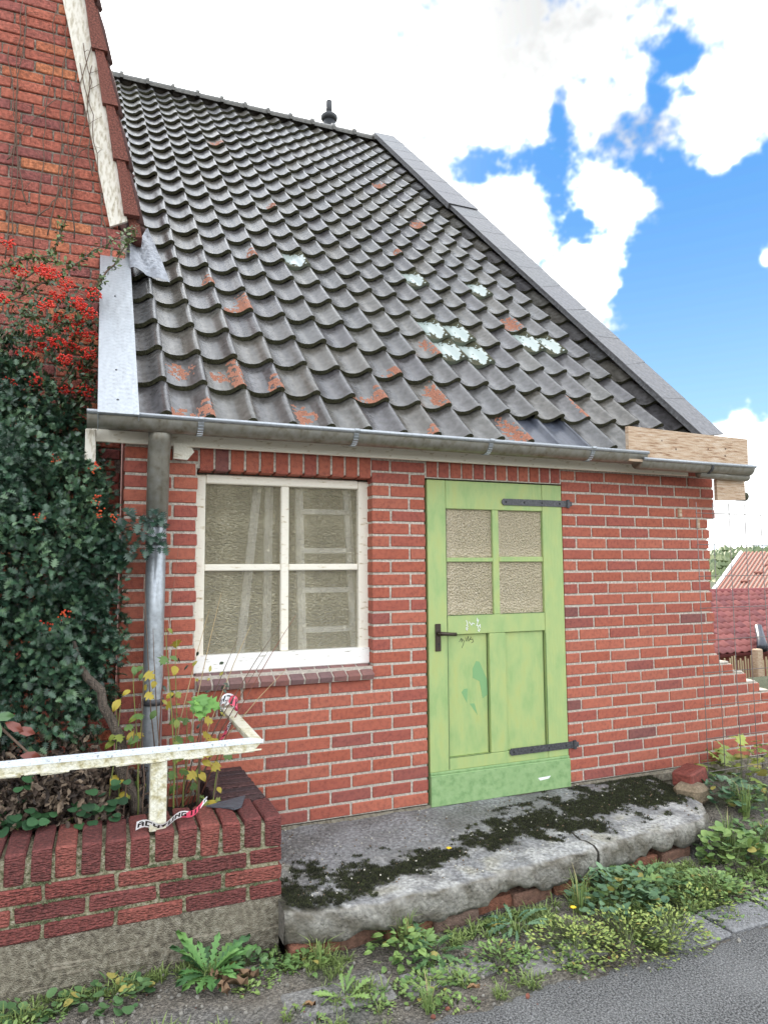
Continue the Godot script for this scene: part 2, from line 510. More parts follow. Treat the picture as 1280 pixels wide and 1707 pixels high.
func sky_picture() -> Texture2D:
	cloud_noise = FastNoiseLite.new()
	cloud_noise.seed = 8
	cloud_noise.noise_type = FastNoiseLite.TYPE_SIMPLEX_SMOOTH
	cloud_noise.frequency = 1.7
	cloud_noise.fractal_octaves = 3
	cloud_fine = FastNoiseLite.new()
	cloud_fine.seed = 31
	cloud_fine.noise_type = FastNoiseLite.TYPE_SIMPLEX_SMOOTH
	cloud_fine.frequency = 9.0
	cloud_fine.fractal_octaves = 6
	cloud_fine.fractal_gain = 0.58
	sky_rows.resize(SKY_H)
	var half := SKY_H / 2
	var job := WorkerThreadPool.add_group_task(sky_row, half)
	WorkerThreadPool.wait_for_group_task_completion(job)
	var data := PackedByteArray()
	var down := PackedByteArray()
	down.resize(SKY_W * 3)
	for x in SKY_W:
		down[x * 3] = 96; down[x * 3 + 1] = 98; down[x * 3 + 2] = 92
	for y in SKY_H:
		data.append_array(sky_rows[y] if y < half else down)
	sky_rows.clear()
	return ImageTexture.create_from_image(Image.create_from_data(SKY_W, SKY_H, false, Image.FORMAT_RGB8, data))


# ---------------------------------------------------------------- ground
var gn: FastNoiseLite


func ground_y(x: float, z: float) -> float:
	var y := 0.0
	if z < 1.6 and z > -1.2 and x > -2.5 and x < 7.0:
		y += gn.get_noise_2d(x * 9.0, z * 9.0) * 0.022 * clampf((1.5 - z) * 4.0, 0.0, 1.0)
	y += 0.13 * smoothstep(2.35, 2.95, x) * smoothstep(1.25, 0.35, z)
	y -= 8.5 * smoothstep(-2.0, -24.0, z) * smoothstep(-6.0, 6.0, x)
	return y


func moss_amount(x: float, z: float) -> float:
	var line := [[0.0, 0.72, 0.16], [0.31, 0.66, 0.16], [0.56, 0.63, 0.12], [0.78, 0.6, 0.08], [0.95, 0.59, 0.07], [1.35, 0.47, 0.16], [1.87, 0.34, 0.25], [2.5, 0.2, 0.3], [2.9, 0.2, 0.3]]
	for i in line.size() - 1:
		if x >= line[i][0] and x <= line[i + 1][0]:
			var t: float = (x - line[i][0]) / (line[i + 1][0] - line[i][0])
			var c: float = lerpf(line[i][1], line[i + 1][1], t)
			var w: float = lerpf(line[i][2], line[i + 1][2], t)
			var n := gn.get_noise_2d(x * 12.0 + 50.0, z * 12.0) * 1.5 + gn.get_noise_2d(x * 45.0, z * 45.0 + 9.0) * 0.7
			return clampf(1.25 - absf(z - c) / w + n, 0.0, 1.0)
	return 0.0


func sheet(name_: String, xs: Array, zs: Array, fy: Callable, fc: Callable, m: Material) -> ArrayMesh:
	var verts := PackedVector3Array()
	var cols := PackedColorArray()
	var idx := PackedInt32Array()
	var norms := PackedVector3Array()
	var nx := xs.size()
	var nz := zs.size()
	for j in nz:
		for i in nx:
			var x: float = xs[i]
			var z: float = zs[j]
			verts.append(Vector3(x, fy.call(x, z), z))
			cols.append(fc.call(x, z))
	for j in nz:
		for i in nx:
			var a := verts[j * nx + maxi(i - 1, 0)]
			var b := verts[j * nx + mini(i + 1, nx - 1)]
			var c := verts[maxi(j - 1, 0) * nx + i]
			var d := verts[mini(j + 1, nz - 1) * nx + i]
			norms.append((d - c).cross(b - a).normalized())
	for j in nz - 1:
		for i in nx - 1:
			var a := j * nx + i
			idx.append_array(PackedInt32Array([a, a + 1, a + nx, a + 1, a + nx + 1, a + nx]))
	var ar := []
	ar.resize(Mesh.ARRAY_MAX)
	ar[Mesh.ARRAY_VERTEX] = verts
	ar[Mesh.ARRAY_NORMAL] = norms
	ar[Mesh.ARRAY_COLOR] = cols
	ar[Mesh.ARRAY_INDEX] = idx
	var am := ArrayMesh.new()
	am.add_surface_from_arrays(Mesh.PRIMITIVE_TRIANGLES, ar)
	am.surface_set_material(0, m)
	return am


func steps(a: float, b: float, n: int) -> Array:
	var r := []
	for i in n + 1: r.append(lerpf(a, b, float(i) / n))
	return r


func road_edge(x: float) -> float:
	return 1.43 + gn.get_noise_1d(x * 4.0) * 0.06 + gn.get_noise_1d(x * 19.0 + 7.0) * 0.04 + gn.get_noise_1d(x * 70.0 + 3.0) * 0.02


func ground_and_road() -> void:
	gn = FastNoiseLite.new()
	gn.seed = 77
	gn.frequency = 0.35
	gn.fractal_octaves = 4
	var xs := [-1500.0, -600.0, -200.0, -80.0, -40.0, -20.0, -10.0, -5.0, -3.0, -2.0] + steps(-1.5, 4.5, 130) + [5.0, 6.0, 8.0, 11.0, 15.0, 20.0, 26.0, 34.0, 50.0, 80.0, 150.0, 300.0, 700.0, 1500.0]
	var zs := [-1500.0, -700.0, -300.0, -150.0, -80.0, -50.0, -36.0, -28.0, -23.0, -19.0, -16.0, -13.0, -10.5, -8.0, -6.0, -4.0, -3.0, -2.0, -1.2, -0.6] + steps(-0.2, 1.7, 46) + [2.2, 3.0, 4.0, 6.0, 10.0, 20.0, 50.0, 200.0, 1000.0]
	var soil := func(x: float, z: float) -> Color:
		if z < -1.5 or x > 6.0: return Color(0.075, 0.1, 0.04)
		var n := gn.get_noise_2d(x * 6.0, z * 6.0)
		var n2 := gn.get_noise_2d(x * 30.0 + 40.0, z * 30.0)
		var c := Color(0.42, 0.375, 0.31).lerp(Color(0.23, 0.195, 0.155), clampf(0.5 + n2 * 1.2, 0.0, 1.0))
		c = c.lerp(Color(0.3, 0.3, 0.29), clampf(gn.get_noise_2d(x * 3.0 + 13.0, z * 9.0) * 2.0 - 0.1, 0.0, 0.8))
		return c.lerp(Color(0.075, 0.1, 0.035), clampf(n * 1.8 - 0.12, 0.0, 0.6))
	var g := piece(self, "ground", sheet("ground", xs, zs, ground_y, soil, M.ground))
	tag(g, "bare earth verge with pebbles and moss in front of the step, falling away behind the house", "", "", "structure")
	# the asphalt, a sheet a few millimetres above the earth
	var rx := [-200.0, -60.0, -20.0, -8.0, -4.0] + steps(-2.0, 5.0, 420) + [7.0, 10.0, 20.0, 60.0, 200.0]
	var verts := [0.0, 0.02, 0.05, 0.1, 0.2, 0.4, 0.7, 1.1, 1.7, 2.5, 3.5, 5.0]
	var ry := func(x: float, t: float) -> float: return (0.004 if t < 0.01 else 0.012 if t < 0.03 else 0.016) + 0.0 * x
	var rc := func(_x: float, _t: float) -> Color: return Color.WHITE
	var rm := sheet("road", rx, verts, ry, rc, M.asphalt)
	var arr := rm.surface_get_arrays(0)
	var vs: PackedVector3Array = arr[Mesh.ARRAY_VERTEX]
	for i in vs.size(): vs[i].z += road_edge(vs[i].x)
	arr[Mesh.ARRAY_VERTEX] = vs
	var am := ArrayMesh.new()
	am.add_surface_from_arrays(Mesh.PRIMITIVE_TRIANGLES, arr)
	am.surface_set_material(0, M.asphalt)
	var road := piece(self, "road", am)
	tag(road, "pale grey asphalt road with a ragged edge", "", "", "structure")
	# flat edging stones let into the verge beside the road
	var ed := Node3D.new()
	ed.name = "kerb"
	add_child(ed)
	tag(ed, "worn flat edging stones sunk flush into the verge beside the road", "", "", "structure")
	for e in [[1.72, 1.335, 0.34, 0.2, 0.06], [2.07, 1.31, 0.33, 0.2, 0.03], [2.42, 1.3, 0.34, 0.2, 0.02], [0.17, 1.16, 0.42, 0.17, -0.05], [0.62, 1.19, 0.4, 0.14, 0.03], [1.1, 1.25, 0.4, 0.16, 0.04]]:
		var st := begin()
		st.set_color(Color(0.32, 0.32, 0.325) if e[0] > 1.5 else Color(0.33, 0.32, 0.3))
		cbox(st, Vector3.ZERO, Vector3(e[2], 0.06, e[3]), 0.008, Transform3D.IDENTITY, 0.004)
		piece(ed, "stone", finish(st, M.stone), Transform3D(Basis(Vector3.UP, e[4]) * Basis(Vector3.RIGHT, rng.randf_range(-0.02, 0.02)), Vector3(e[0], -0.014 if e[0] > 1.5 else -0.021, e[1])))


func slab_front(x: float) -> float:
	var l := [[0.0, 0.83], [0.2, 0.88], [0.45, 0.93], [0.8, 0.9], [1.15, 0.87], [1.5, 0.83], [1.9, 0.78], [2.3, 0.74], [2.7, 0.7]]
	for i in l.size() - 1:
		if x <= l[i + 1][0]:
			var t: float = (x - l[i][0]) / (l[i + 1][0] - l[i][0])
			return lerpf(l[i][1], l[i + 1][1], t) + gn.get_noise_1d(x * 11.0 + 31.0) * 0.035 + gn.get_noise_1d(x * 45.0) * 0.012
	return 0.68


func concrete_step() -> void:
	var root := thing("concrete_step", Vector3(1.3, 0, 0.4), "long cracked concrete doorstep slab with dark moss in front of the green door", "step")
	for half in 2:
		var x0 := 0.035 if half == 0 else 1.66
		var x1 := 1.66 if half == 0 else 2.7
		var n := 64 if half == 0 else 42
		var st := begin(true)
		var rows := []
		var tints := []
		for i in n + 1:
			var x := lerpf(x0, x1, float(i) / n)
			var zf := slab_front(x)
			# the right-hand end runs off at a slant towards the wall
			var end_cut := clampf((x - 2.45) / 0.25, 0.0, 1.0)
			zf -= end_cut * end_cut * 0.2
			var col := []
			var tin := []
			for k in 36:
				var t := k / 35.0
				var z := (zf - 0.03) * t
				var y := lerpf(0.213, 0.192, t) + gn.get_noise_2d(x * 8.0, z * 8.0 + 5.0) * 0.012 - 0.004 * smoothstep(0.9, 1.0, t)
				var xx := x
				if i == n and half == 0 or i == 0 and half == 1:
					var wig := gn.get_noise_1d(z * 24.0) * 0.035
					xx += wig + (0.0065 if half == 1 else -0.0065) * smoothstep(0.34, 0.5, z)
				col.append(Vector3(xx - end_cut * 0.0, y, z))
				var mo := moss_amount(x, z)
				var lich := clampf((t - 0.64) * 2.6 + gn.get_noise_2d(x * 16.0 + 70.0, z * 16.0) * 2.0 - 0.1, 0.0, 1.0)
				var c := Color(0.335, 0.335, 0.34).lerp(Color(0.215, 0.21, 0.2), clampf(gn.get_noise_2d(x * 7.0, z * 7.0 + 60.0) * 1.6 + 0.25, 0.0, 1.0))
				c = c.lerp(Color(0.64, 0.635, 0.61), lich * 0.85)
				c = c.lerp(Color(0.3, 0.27, 0.16), clampf(gn.get_noise_2d(x * 10.0 + 99.0, z * 10.0) * 2.0 - 0.3, 0.0, 0.5) * lich)
				c = c.lerp(Color(0.055, 0.052, 0.032), smoothstep(0.25, 0.75, mo))
				tin.append(c)
			var nb := gn.get_noise_1d(x * 26.0 + 3.0)
			var bite := 0.045 * smoothstep(0.05, 0.3, gn.get_noise_1d(x * 3.2 + 11.0)) + nb * 0.006
			var front := [[-0.006, 0.184], [0.003, 0.174], [0.003 + nb * 0.008, 0.14], [-0.002 + nb * 0.01, 0.085 + bite], [-0.012, 0.06 + nb * 0.012 + bite], [-0.13, 0.055 + nb * 0.012 + bite], [-0.16, -0.02]]
			for f in front:
				var j := gn.get_noise_2d(x * 34.0, f[1] * 200.0) * 0.016
				col.append(Vector3((col[35] as Vector3).x, f[1], zf + f[0] + j))
				tin.append(Color(0.42, 0.4, 0.355).lerp(Color(0.17, 0.15, 0.115), clampf(0.5 + gn.get_noise_2d(x * 18.0, f[1] * 60.0) * 1.5, 0.0, 1.0)))
			rows.append(col)
			tints.append(tin)
		for i in n:
			for k in rows[0].size() - 1:
				var q := [[i, k], [i + 1, k], [i + 1, k + 1], [i, k + 1]]
				for tri in [[0, 2, 1], [0, 3, 2]]:
					for v in tri:
						st.set_color(tints[q[v][0]][q[v][1]])
						st.add_vertex(rows[i + (q[v][0] - i)][q[v][1]])
		# the cheeks at both ends
		st.set_smooth_group(2)
		for i in [0, n]:
			st.set_color(Color(0.2, 0.18, 0.15))
			for k in rows[i].size() - 2:
				var a: Vector3 = rows[i][k]
				var b: Vector3 = rows[i][k + 1]
				facing(st, [a, b, Vector3(b.x, -0.02, b.z), Vector3(a.x, -0.02, a.z)], Vector3(-1 if i == 0 else 1, 0, 0))
		var o := piece(root, "slab", finish(st, M.slab))
		if half == 1: tag(o, "right end of the step, broken off by a crack")
	# the brick footing that shows where the lip has broken away
	var pal := [Color(0.34, 0.14, 0.085), Color(0.28, 0.15, 0.105), Color(0.38, 0.17, 0.1), Color(0.26, 0.17, 0.13)]
	var x := 0.06
	var i := 0
	while x < 2.2:
		var w := rng.randf_range(0.19, 0.245)
		var zf := slab_front(x + w * 0.5)
		piece(root, "brick", brick_mesh(0.232, 0.075, 0.1, i, pal, M.old_brick, "foot", 0.008, 0.004), Transform3D(Basis(Vector3.UP, rng.randf_range(-0.06, 0.06) + 0.09), Vector3(x + 0.11, 0.018, zf - 0.082 - 0.03 * float(i % 3 == 1))))
		x += w + 0.02
		i += 1
	# moss: a mat of tiny tufts, and crumbs on it
	var tuft := begin()
	for k in 5:
		var a := TAU * k / 5.0
		var s := Vector3(cos(a), 0, sin(a))
		tuft.add_vertex(s * 0.006 + s.cross(Vector3.UP) * 0.004)
		tuft.add_vertex(s * 0.006 - s.cross(Vector3.UP) * 0.004)
		tuft.add_vertex(s * 0.010 + Vector3(0, 0.012, 0))
	var tm := finish(tuft, M.moss)
	var xfs := []
	var cols := []
	while xfs.size() < 13000:
		var p := Vector3(rng.randf_range(0.06, 2.75), 0, rng.randf_range(0.02, 0.9))
		var mo := moss_amount(p.x, p.z)
		if p.z > slab_front(p.x) - 0.04 or rng.randf() > mo - 0.25: continue
		p.y = lerpf(0.213, 0.192, p.z / slab_front(p.x)) + gn.get_noise_2d(p.x * 8.0, p.z * 8.0 + 5.0) * 0.012 - 0.002
		xfs.append(Transform3D(rand_basis(0.3).scaled(Vector3.ONE * rng.randf_range(0.4, 1.0)), p))
		cols.append(Color(0.022, 0.023, 0.012).lerp(Color(0.075, 0.085, 0.03), pow(rng.randf(), 3.0)))
	scatter(root, "moss", tm, xfs, cols)
	var cst := begin()
	cbox(cst, Vector3.ZERO, Vector3(0.008, 0.005, 0.006), 0.0015)
	var cm := finish(cst, M.moss)
	xfs = []
	cols = []
	for k in 420:
		var p := Vector3(rng.randf_range(0.06, 2.7), 0, rng.randf_range(0.02, 0.85))
		if p.z > slab_front(p.x) - 0.05: continue
		p.y = lerpf(0.213, 0.192, p.z / slab_front(p.x)) + gn.get_noise_2d(p.x * 8.0, p.z * 8.0 + 5.0) * 0.012 + 0.003 + 0.008 * float(moss_amount(p.x, p.z) > 0.5)
		xfs.append(Transform3D(rand_basis(0.6).scaled(Vector3.ONE * rng.randf_range(0.3, 1.2)), p))
		cols.append(Color(0.5, 0.47, 0.4) if rng.randf() < 0.5 else Color(0.16, 0.11, 0.07))
	scatter(root, "grit", cm, xfs, cols)


# ---------------------------------------------------------------- the house
const EAVE_Y := 2.376
const EAVE_Z := 0.25
const TILE_W := 0.2165
const TILE_S := 0.348
var rise := Vector3(0, sqrt(0.5), -sqrt(0.5))       # up the slope
var off := Vector3(0, sqrt(0.5), sqrt(0.5))         # away from the roof


func roof_at(x: float, s: float, n: float) -> Vector3:
	return Vector3(x, EAVE_Y, EAVE_Z) + rise * s + off * n


func right_end(k: int) -> float:
	if k >= 14: return 3.475
	if k > 0: return 3.40 + (0.012 if k % 2 == 0 else 0.0) + (0.015 if k < 5 else 0.0)
	return 3.45 + 0.13 * -k


func house() -> void:
	var root := thing("brick_house", Vector3(1.4, 0.2, 0), "low red brick outbuilding with a green door and a steep dark pantile roof", "house")
	wall_front(root)
	shell(root)
	window(root)
	door(root)
	roof(root)
	rainwater(root)


func wall_front(root: Node3D) -> void:
	var st := begin()
	var zf := -0.0025
	var dz := 0.24
	var put := func(x0: float, x1: float, y0: float, y1: float) -> void:
		cbox(st, Vector3((x0 + x1) / 2, (y0 + y1) / 2, zf - dz / 2), Vector3(x1 - x0, y1 - y0, dz))
	var yb := 0.232
	var yt := 2.3
	put.call(-0.614, -0.252, yb, yt)
	put.call(-0.252, 0.764, yb, 1.055)
	put.call(-0.252, 0.764, 2.17, yt)
	put.call(0.764, 1.098, yb, yt)
	put.call(1.098, 2.118, 2.176, yt)
	put.call(2.118, 3.1, yb, 2.345)
	for k in range(-9, 19):
		var y: float = 0.95 + k * H
		put.call(3.1, right_end(k) - 0.012, y - H / 2, y + H / 2)
	var wall := piece(root, "wall", finish(st, M.mortar))
	# crumbs of mortar left on the toothed steps of the broken end
	for k in range(-8, 1):
		var ms := begin()
		cbox(ms, Vector3.ZERO, Vector3(0.12, 0.016, 0.1), 0.006, Transform3D.IDENTITY, 0.004)
		piece(wall, "mortar_bed", finish(ms, M.mortar), Transform3D(Basis(Vector3.BACK, rng.randf_range(-0.06, 0.06)), Vector3(right_end(k) + 0.05, 0.95 + k * H - H / 2 + 0.008, -0.06)))
	# the footing under the bricks
	var fs := begin()
	cbox(fs, Vector3(1.6, 0.08, -0.11), Vector3(4.45, 0.292, 0.236), 0.01)
	cbox(fs, Vector3(4.7, 0.08, -0.115), Vector3(1.7, 0.29, 0.23), 0.01)
	cbox(fs, Vector3(0.66, 0.2, 0.006), Vector3(0.9, 0.036, 0.02), 0.006, Transform3D.IDENTITY, 0.004)
	cbox(fs, Vector3(2.98, 0.19, 0.012), Vector3(0.9, 0.06, 0.03), 0.008, Transform3D.IDENTITY, 0.006)
	piece(wall, "footing", finish(fs, M.base_concrete))
	var pal := [Color(0.4, 0.112, 0.068), Color(0.37, 0.1, 0.064), Color(0.44, 0.132, 0.08), Color(0.345, 0.092, 0.064), Color(0.41, 0.122, 0.078), Color(0.385, 0.103, 0.062), Color(0.3, 0.088, 0.068), Color(0.22, 0.08, 0.07)]
	var list := []
	for k in range(-9, 19):
		var y: float = 0.95 + k * H
		var par := absi(k) % 2
		var spans := [[-0.62, 1.104, 0.0], [2.112, right_end(k), 2.098]]
		for s in spans:
			var cuts := [[s[0], s[1]]]
			if k >= 1 and s[2] == 0.0: cuts = [[-0.62, -0.246], [0.757, 1.104]]
			var u := -5 if s[2] == 0.0 else -1
			var lim := 10 if s[2] == 0.0 else 28
			var joints := []
			while u <= lim:
				if absi(u) % 2 == par: joints.append(s[2] + u * HB + rng.randf_range(-0.004, 0.004))
				u += 1
			joints.push_front(-99.0)
			joints.append(99.0)
			for c in cuts:
				for j in joints.size() - 1:
					var a: float = maxf(joints[j] + 0.0065, c[0])
					var b: float = minf(joints[j + 1] - 0.0065, c[1])
					if b - a < 0.022: continue
					var v := rng.randi_range(0, 5)
					var r := rng.randf()
					if r < 0.022: v = 6
					elif r < 0.028: v = 7
					if k < -6 and r > 0.88: v = 6
					var m := brick_mesh(b - a, H - 0.0145, 0.105, v, pal, M.brick, "wall")
					var p := Vector3((a + b) / 2, y + rng.randf_range(-0.001, 0.001), 0.004 - 0.0525 + rng.randf_range(-0.0012, 0.0012))
					var wgt := shows(p, (b - a))
					if p.x < -0.4: wgt *= 0.3
					if p.x > 3.9: wgt *= 0.2
					list.append([Transform3D(Basis(Vector3.BACK, rng.randf_range(-0.004, 0.004)), p), m, wgt])
	# upright bricks over the window and the door
	for s in [[-0.243, 0.756, 12, 2.158, 2.29], [1.112, 2.108, 12, 2.182, 2.29]]:
		var w: float = (s[1] - s[0]) / s[2]
		for i in s[2]:
			var v := rng.randi_range(0, 5)
			if i == 1 and s[0] < 0: v = 7
			var m := brick_mesh(w - 0.0125, s[4] - s[3], 0.105, v, pal, M.brick, "wall")
			var p := Vector3(s[0] + w * (i + 0.5), (s[3] + s[4]) / 2, 0.004 - 0.0525 + rng.randf_range(-0.0012, 0.0012))
			list.append([Transform3D(Basis.IDENTITY, p), m, shows(p, 0.24)])
	lay_bricks(wall, list, 298, "brickwork")
	# two light wooden plugs left in the joints near the right end
	for q in [[3.13, 2.01, 0.03, 0.07], [3.3, 1.935, 0.025, 0.07]]:
		var ps := begin()
		cbox(ps, Vector3.ZERO, Vector3(q[2], q[3], 0.03), 0.004, Transform3D.IDENTITY, 0.002)
		piece(wall, "wooden_plug", finish(ps, M.raw_wood), Transform3D(Basis.IDENTITY, Vector3(q[0], q[1], 0.004)))


func shell(root: Node3D) -> void:
	# the other walls, the floor and the gables, so that the room behind the window is closed
	var st := begin()
	prism(st, [Vector3(-0.61, 0.1, -0.24), Vector3(-0.61, 2.42, -0.24), Vector3(-0.61, 7.7, -5.75), Vector3(-0.61, 2.42, -11.4), Vector3(-0.61, 0.1, -11.9)], Vector3(0.2, 0, 0))
	cbox(st, Vector3(3.25, 1.2, -6.0), Vector3(0.22, 2.4, 11.5))
	cbox(st, Vector3(1.4, 1.2, -11.9), Vector3(3.9, 2.4, 0.22))
	prism(st, [Vector3(3.08, 2.4, -0.3), Vector3(3.08, 7.7, -5.75), Vector3(3.08, 2.4, -11.4)], Vector3(0.2, 0, 0))
	piece(root, "rear_wall", finish(st, M.old_brick_plain))
	var fs := begin()
	cbox(fs, Vector3(1.4, 0.12, -6.0), Vector3(3.6, 0.1, 11.4))
	piece(root, "floor", finish(fs, M.room))
	var cs := begin()
	cbox(cs, Vector3(1.4, 1.3, -1.25), Vector3(3.5, 2.2, 0.08))
	cbox(cs, Vector3(1.4, 2.34, -0.72), Vector3(3.4, 0.06, 0.9))
	piece(root, "partition", finish(cs, M.room))


func window(root: Node3D) -> void:
	var win := Node3D.new()
	win.name = "window"
	root.add_child(win)
	win.position = Vector3(0.25, 1.07, -0.08) - gp(root)
	# frame bars: outer, then the cross, each with a small chamfer; front face about 8 cm inside the wall face
	var z := -0.105
	for b in [[-0.222, 1.61, 0.055, 1.07, 0.06], [0.735, 1.61, 0.07, 1.07, 0.06]]:
		var st := begin()
		cbox(st, Vector3(b[0], b[1], z), Vector3(b[2], b[3], b[4]), 0.005)
		piece(win, "frame_post", finish(st, M.white_wood))
	var tops := begin()
	cbox(tops, Vector3(0.2525, 2.124, z), Vector3(0.893, 0.05, 0.058), 0.005)
	piece(win, "frame_head", finish(tops, M.white_wood))
	var low := begin()
	cbox(low, Vector3(0.2525, 1.112, z + 0.012), Vector3(1.02, 0.094, 0.075), 0.006)
	piece(win, "bottom_rail", finish(low, M.sill_wood))
	var mu := begin()
	cbox(mu, Vector3(0.254, 1.629, z + 0.002), Vector3(0.046, 0.938, 0.045), 0.005)
	piece(win, "mullion", finish(mu, M.white_wood))
	for x in [[0.0175, 0.425], [0.4885, 0.421]]:
		var tr := begin()
		cbox(tr, Vector3(x[0], 1.633, z), Vector3(x[1], 0.037, 0.045), 0.005)
		piece(win, "glazing_bar", finish(tr, M.white_wood))
	for x in [[0.0185, 0.427], [0.488, 0.422]]:
		for y in [[1.386, 0.46], [1.876, 0.45]]:
			var gs := begin()
			cbox(gs, Vector3(x[0], y[0], z - 0.004), Vector3(x[1], y[1], 0.005))
			piece(win, "pane", finish(gs, M.pane))
	# a thin dark putty line round each pane
	# brick sill, laid on edge and sloping outwards
	var pal := [Color(0.23, 0.13, 0.12), Color(0.26, 0.13, 0.115), Color(0.21, 0.125, 0.12), Color(0.27, 0.12, 0.1)]
	var sill := piece(root, "window_sill", sill_bed())
	for i in 12:
		var w := 1.0 / 12.0
		piece(sill, "brick", brick_mesh(w - 0.009, 0.036, 0.155, i + (i * 7 % 3), pal, M.brick, "sill", 0.004), Transform3D(Basis(Vector3.RIGHT, 0.42), Vector3(-0.243 + w * (i + 0.5), 1.033 + rng.randf_range(-0.0015, 0.0015), -0.03)))


func sill_bed() -> ArrayMesh:
	var st := begin()
	cbox(st, Vector3.ZERO, Vector3(0.99, 0.03, 0.148), 0.0, Transform3D(Basis(Vector3.RIGHT, 0.42), Vector3(0.256, 1.031, -0.032)))
	return finish(st, M.mortar)


func stroke(parent: Node, called: String, pts: Array, w: float, m: Material, z: float) -> void:
	# a thin painted line on an upright face
	var st := begin()
	for i in pts.size() - 1:
		var a := Vector3(pts[i][0], pts[i][1], z)
		var b := Vector3(pts[i + 1][0], pts[i + 1][1], z)
		var s := (b - a).normalized().cross(Vector3.BACK) * w * 0.5
		var e := (b - a).normalized() * w * 0.3
		facing(st, [a + s - e, b + s + e, b - s + e, a - s - e], Vector3.BACK)
	piece(parent, called, finish(st, m))


func door(root: Node3D) -> void:
	var d := Node3D.new()
	d.name = "door"
	root.add_child(d)
	d.position = Vector3(1.615, 0.215, 0) - gp(root)
	var zf := 0.004                         # face of the frame timbers
	var bars := func(called: String, x0: float, x1: float, y0: float, y1: float, z1: float, t: float, m: Material) -> void:
		var st := begin()
		cbox(st, Vector3((x0 + x1) / 2, (y0 + y1) / 2, z1 - t / 2), Vector3(x1 - x0, y1 - y0, t), 0.003)
		piece(d, called, finish(st, m))
	# dark lining in the gap round the leaf
	bars.call("lining", 1.102, 2.116, 0.214, 2.178, -0.045, 0.03, M.dark_wood)
	bars.call("stile", 1.118, 1.244, 0.41, 2.166, zf, 0.04, M.green)
	bars.call("stile", 1.955, 2.108, 0.41, 2.166, zf, 0.04, M.green)
	bars.call("top_rail", 1.2455, 1.9535, 1.99, 2.166, zf - 0.0015, 0.04, M.green)
	bars.call("lock_rail", 1.2455, 1.9535, 1.215, 1.331, zf - 0.0015, 0.04, M.green)
	bars.call("low_rail", 1.2455, 1.9535, 0.41, 0.482, zf - 0.0015, 0.04, M.green)
	bars.call("middle_stile", 1.537, 1.655, 0.4835, 1.2135, zf - 0.001, 0.038, M.green)
	bars.call("panel", 1.2455, 1.529, 0.4835, 1.2135, zf - 0.022, 0.014, M.green)
	bars.call("panel", 1.655, 1.945, 0.4835, 1.2135, zf - 0.017, 0.014, M.green)
	bars.call("weatherboard", 1.116, 2.112, 0.216, 0.395, zf + 0.014, 0.05, M.green_low)
	bars.call("drip_strip", 1.117, 2.110, 0.395, 0.41, zf + 0.006, 0.04, M.green_low)
	bars.call("glazing_bar", 1.577, 1.622, 1.331, 1.99, zf - 0.004, 0.034, M.green)
	bars.call("glazing_bar", 1.2455, 1.577, 1.66, 1.686, zf - 0.005, 0.032, M.green)
	bars.call("glazing_bar", 1.622, 1.9535, 1.66, 1.692, zf - 0.005, 0.032, M.green)
	for x in [[1.2455, 1.577], [1.622, 1.9535]]:
		for y in [[1.331, 1.66], [1.686, 1.99]]:
			bars.call("pane", x[0], x[1], y[0], y[1] + 0.004, zf - 0.02, 0.004, M.pane_fine)
	# grime where the rails meet the stiles
	for q in [[[1.2445, 0.42], [1.2445, 1.215]], [[1.2445, 1.215], [1.2445, 1.99]], [[1.9545, 0.45], [1.9545, 1.2]], [[1.246, 0.484], [1.53, 0.484]], [[1.66, 0.484], [1.95, 0.484]], [[1.246, 1.3325], [1.575, 1.3325]], [[1.624, 1.3325], [1.952, 1.3325]]]:
		stroke(d, "grime", q, 0.0035, M.grime, zf + 0.0008)
	# older paint that shows through, and scribbles
	var blot := func(pts: Array, m: Material, z: float) -> void:
		var st := begin()
		var o := []
		for p in pts: o.append(Vector3(p[0], p[1], z))
		prism(st, o, Vector3(0, 0, 0.0006))
		piece(d, "paint_patch", finish(st, m))
	blot.call([[1.425, 1.0], [1.45, 1.045], [1.475, 1.04], [1.5, 0.985], [1.525, 0.93], [1.528, 0.835], [1.492, 0.815], [1.482, 0.87], [1.472, 0.92], [1.425, 0.945]], M.green_patch, zf - 0.0215)
	blot.call([[1.345, 0.862], [1.362, 0.88], [1.388, 0.882], [1.385, 0.835], [1.382, 0.795]], M.green_patch, zf - 0.0215)
	blot.call([[1.4, 0.79], [1.435, 0.788], [1.455, 0.715]], M.green_patch, zf - 0.0215)
	blot.call([[1.86, 0.3], [1.955, 0.303], [1.94, 0.288], [1.875, 0.283]], M.white_paint, zf + 0.0142)
	for s in [[[1.375, 1.3], [1.384, 1.278], [1.375, 1.268], [1.388, 1.262]], [[1.373, 1.255], [1.385, 1.252], [1.378, 1.238], [1.373, 1.25]], [[1.395, 1.29], [1.412, 1.268], [1.418, 1.283], [1.432, 1.275]], [[1.452, 1.312], [1.455, 1.285], [1.462, 1.3], [1.448, 1.298]], [[1.455, 1.282], [1.447, 1.265], [1.46, 1.262], [1.455, 1.25]], [[1.462, 1.262], [1.472, 1.272], [1.472, 1.252]], [[1.46, 1.245], [1.47, 1.24], [1.463, 1.228], [1.456, 1.238]]]:
		stroke(d, "chalk_scribble", s, 0.004, M.white_paint, zf + 0.0008)
	for s in [[[1.335, 1.168], [1.35, 1.19], [1.352, 1.165], [1.358, 1.185]], [[1.36, 1.18], [1.37, 1.172], [1.362, 1.15], [1.352, 1.13]], [[1.378, 1.192], [1.385, 1.17], [1.398, 1.2], [1.4, 1.17]], [[1.402, 1.17], [1.418, 1.195], [1.412, 1.178], [1.428, 1.182], [1.434, 1.165], [1.42, 1.158]]]:
		stroke(d, "pencil_scribble", s, 0.0028, M.black, zf - 0.0205)
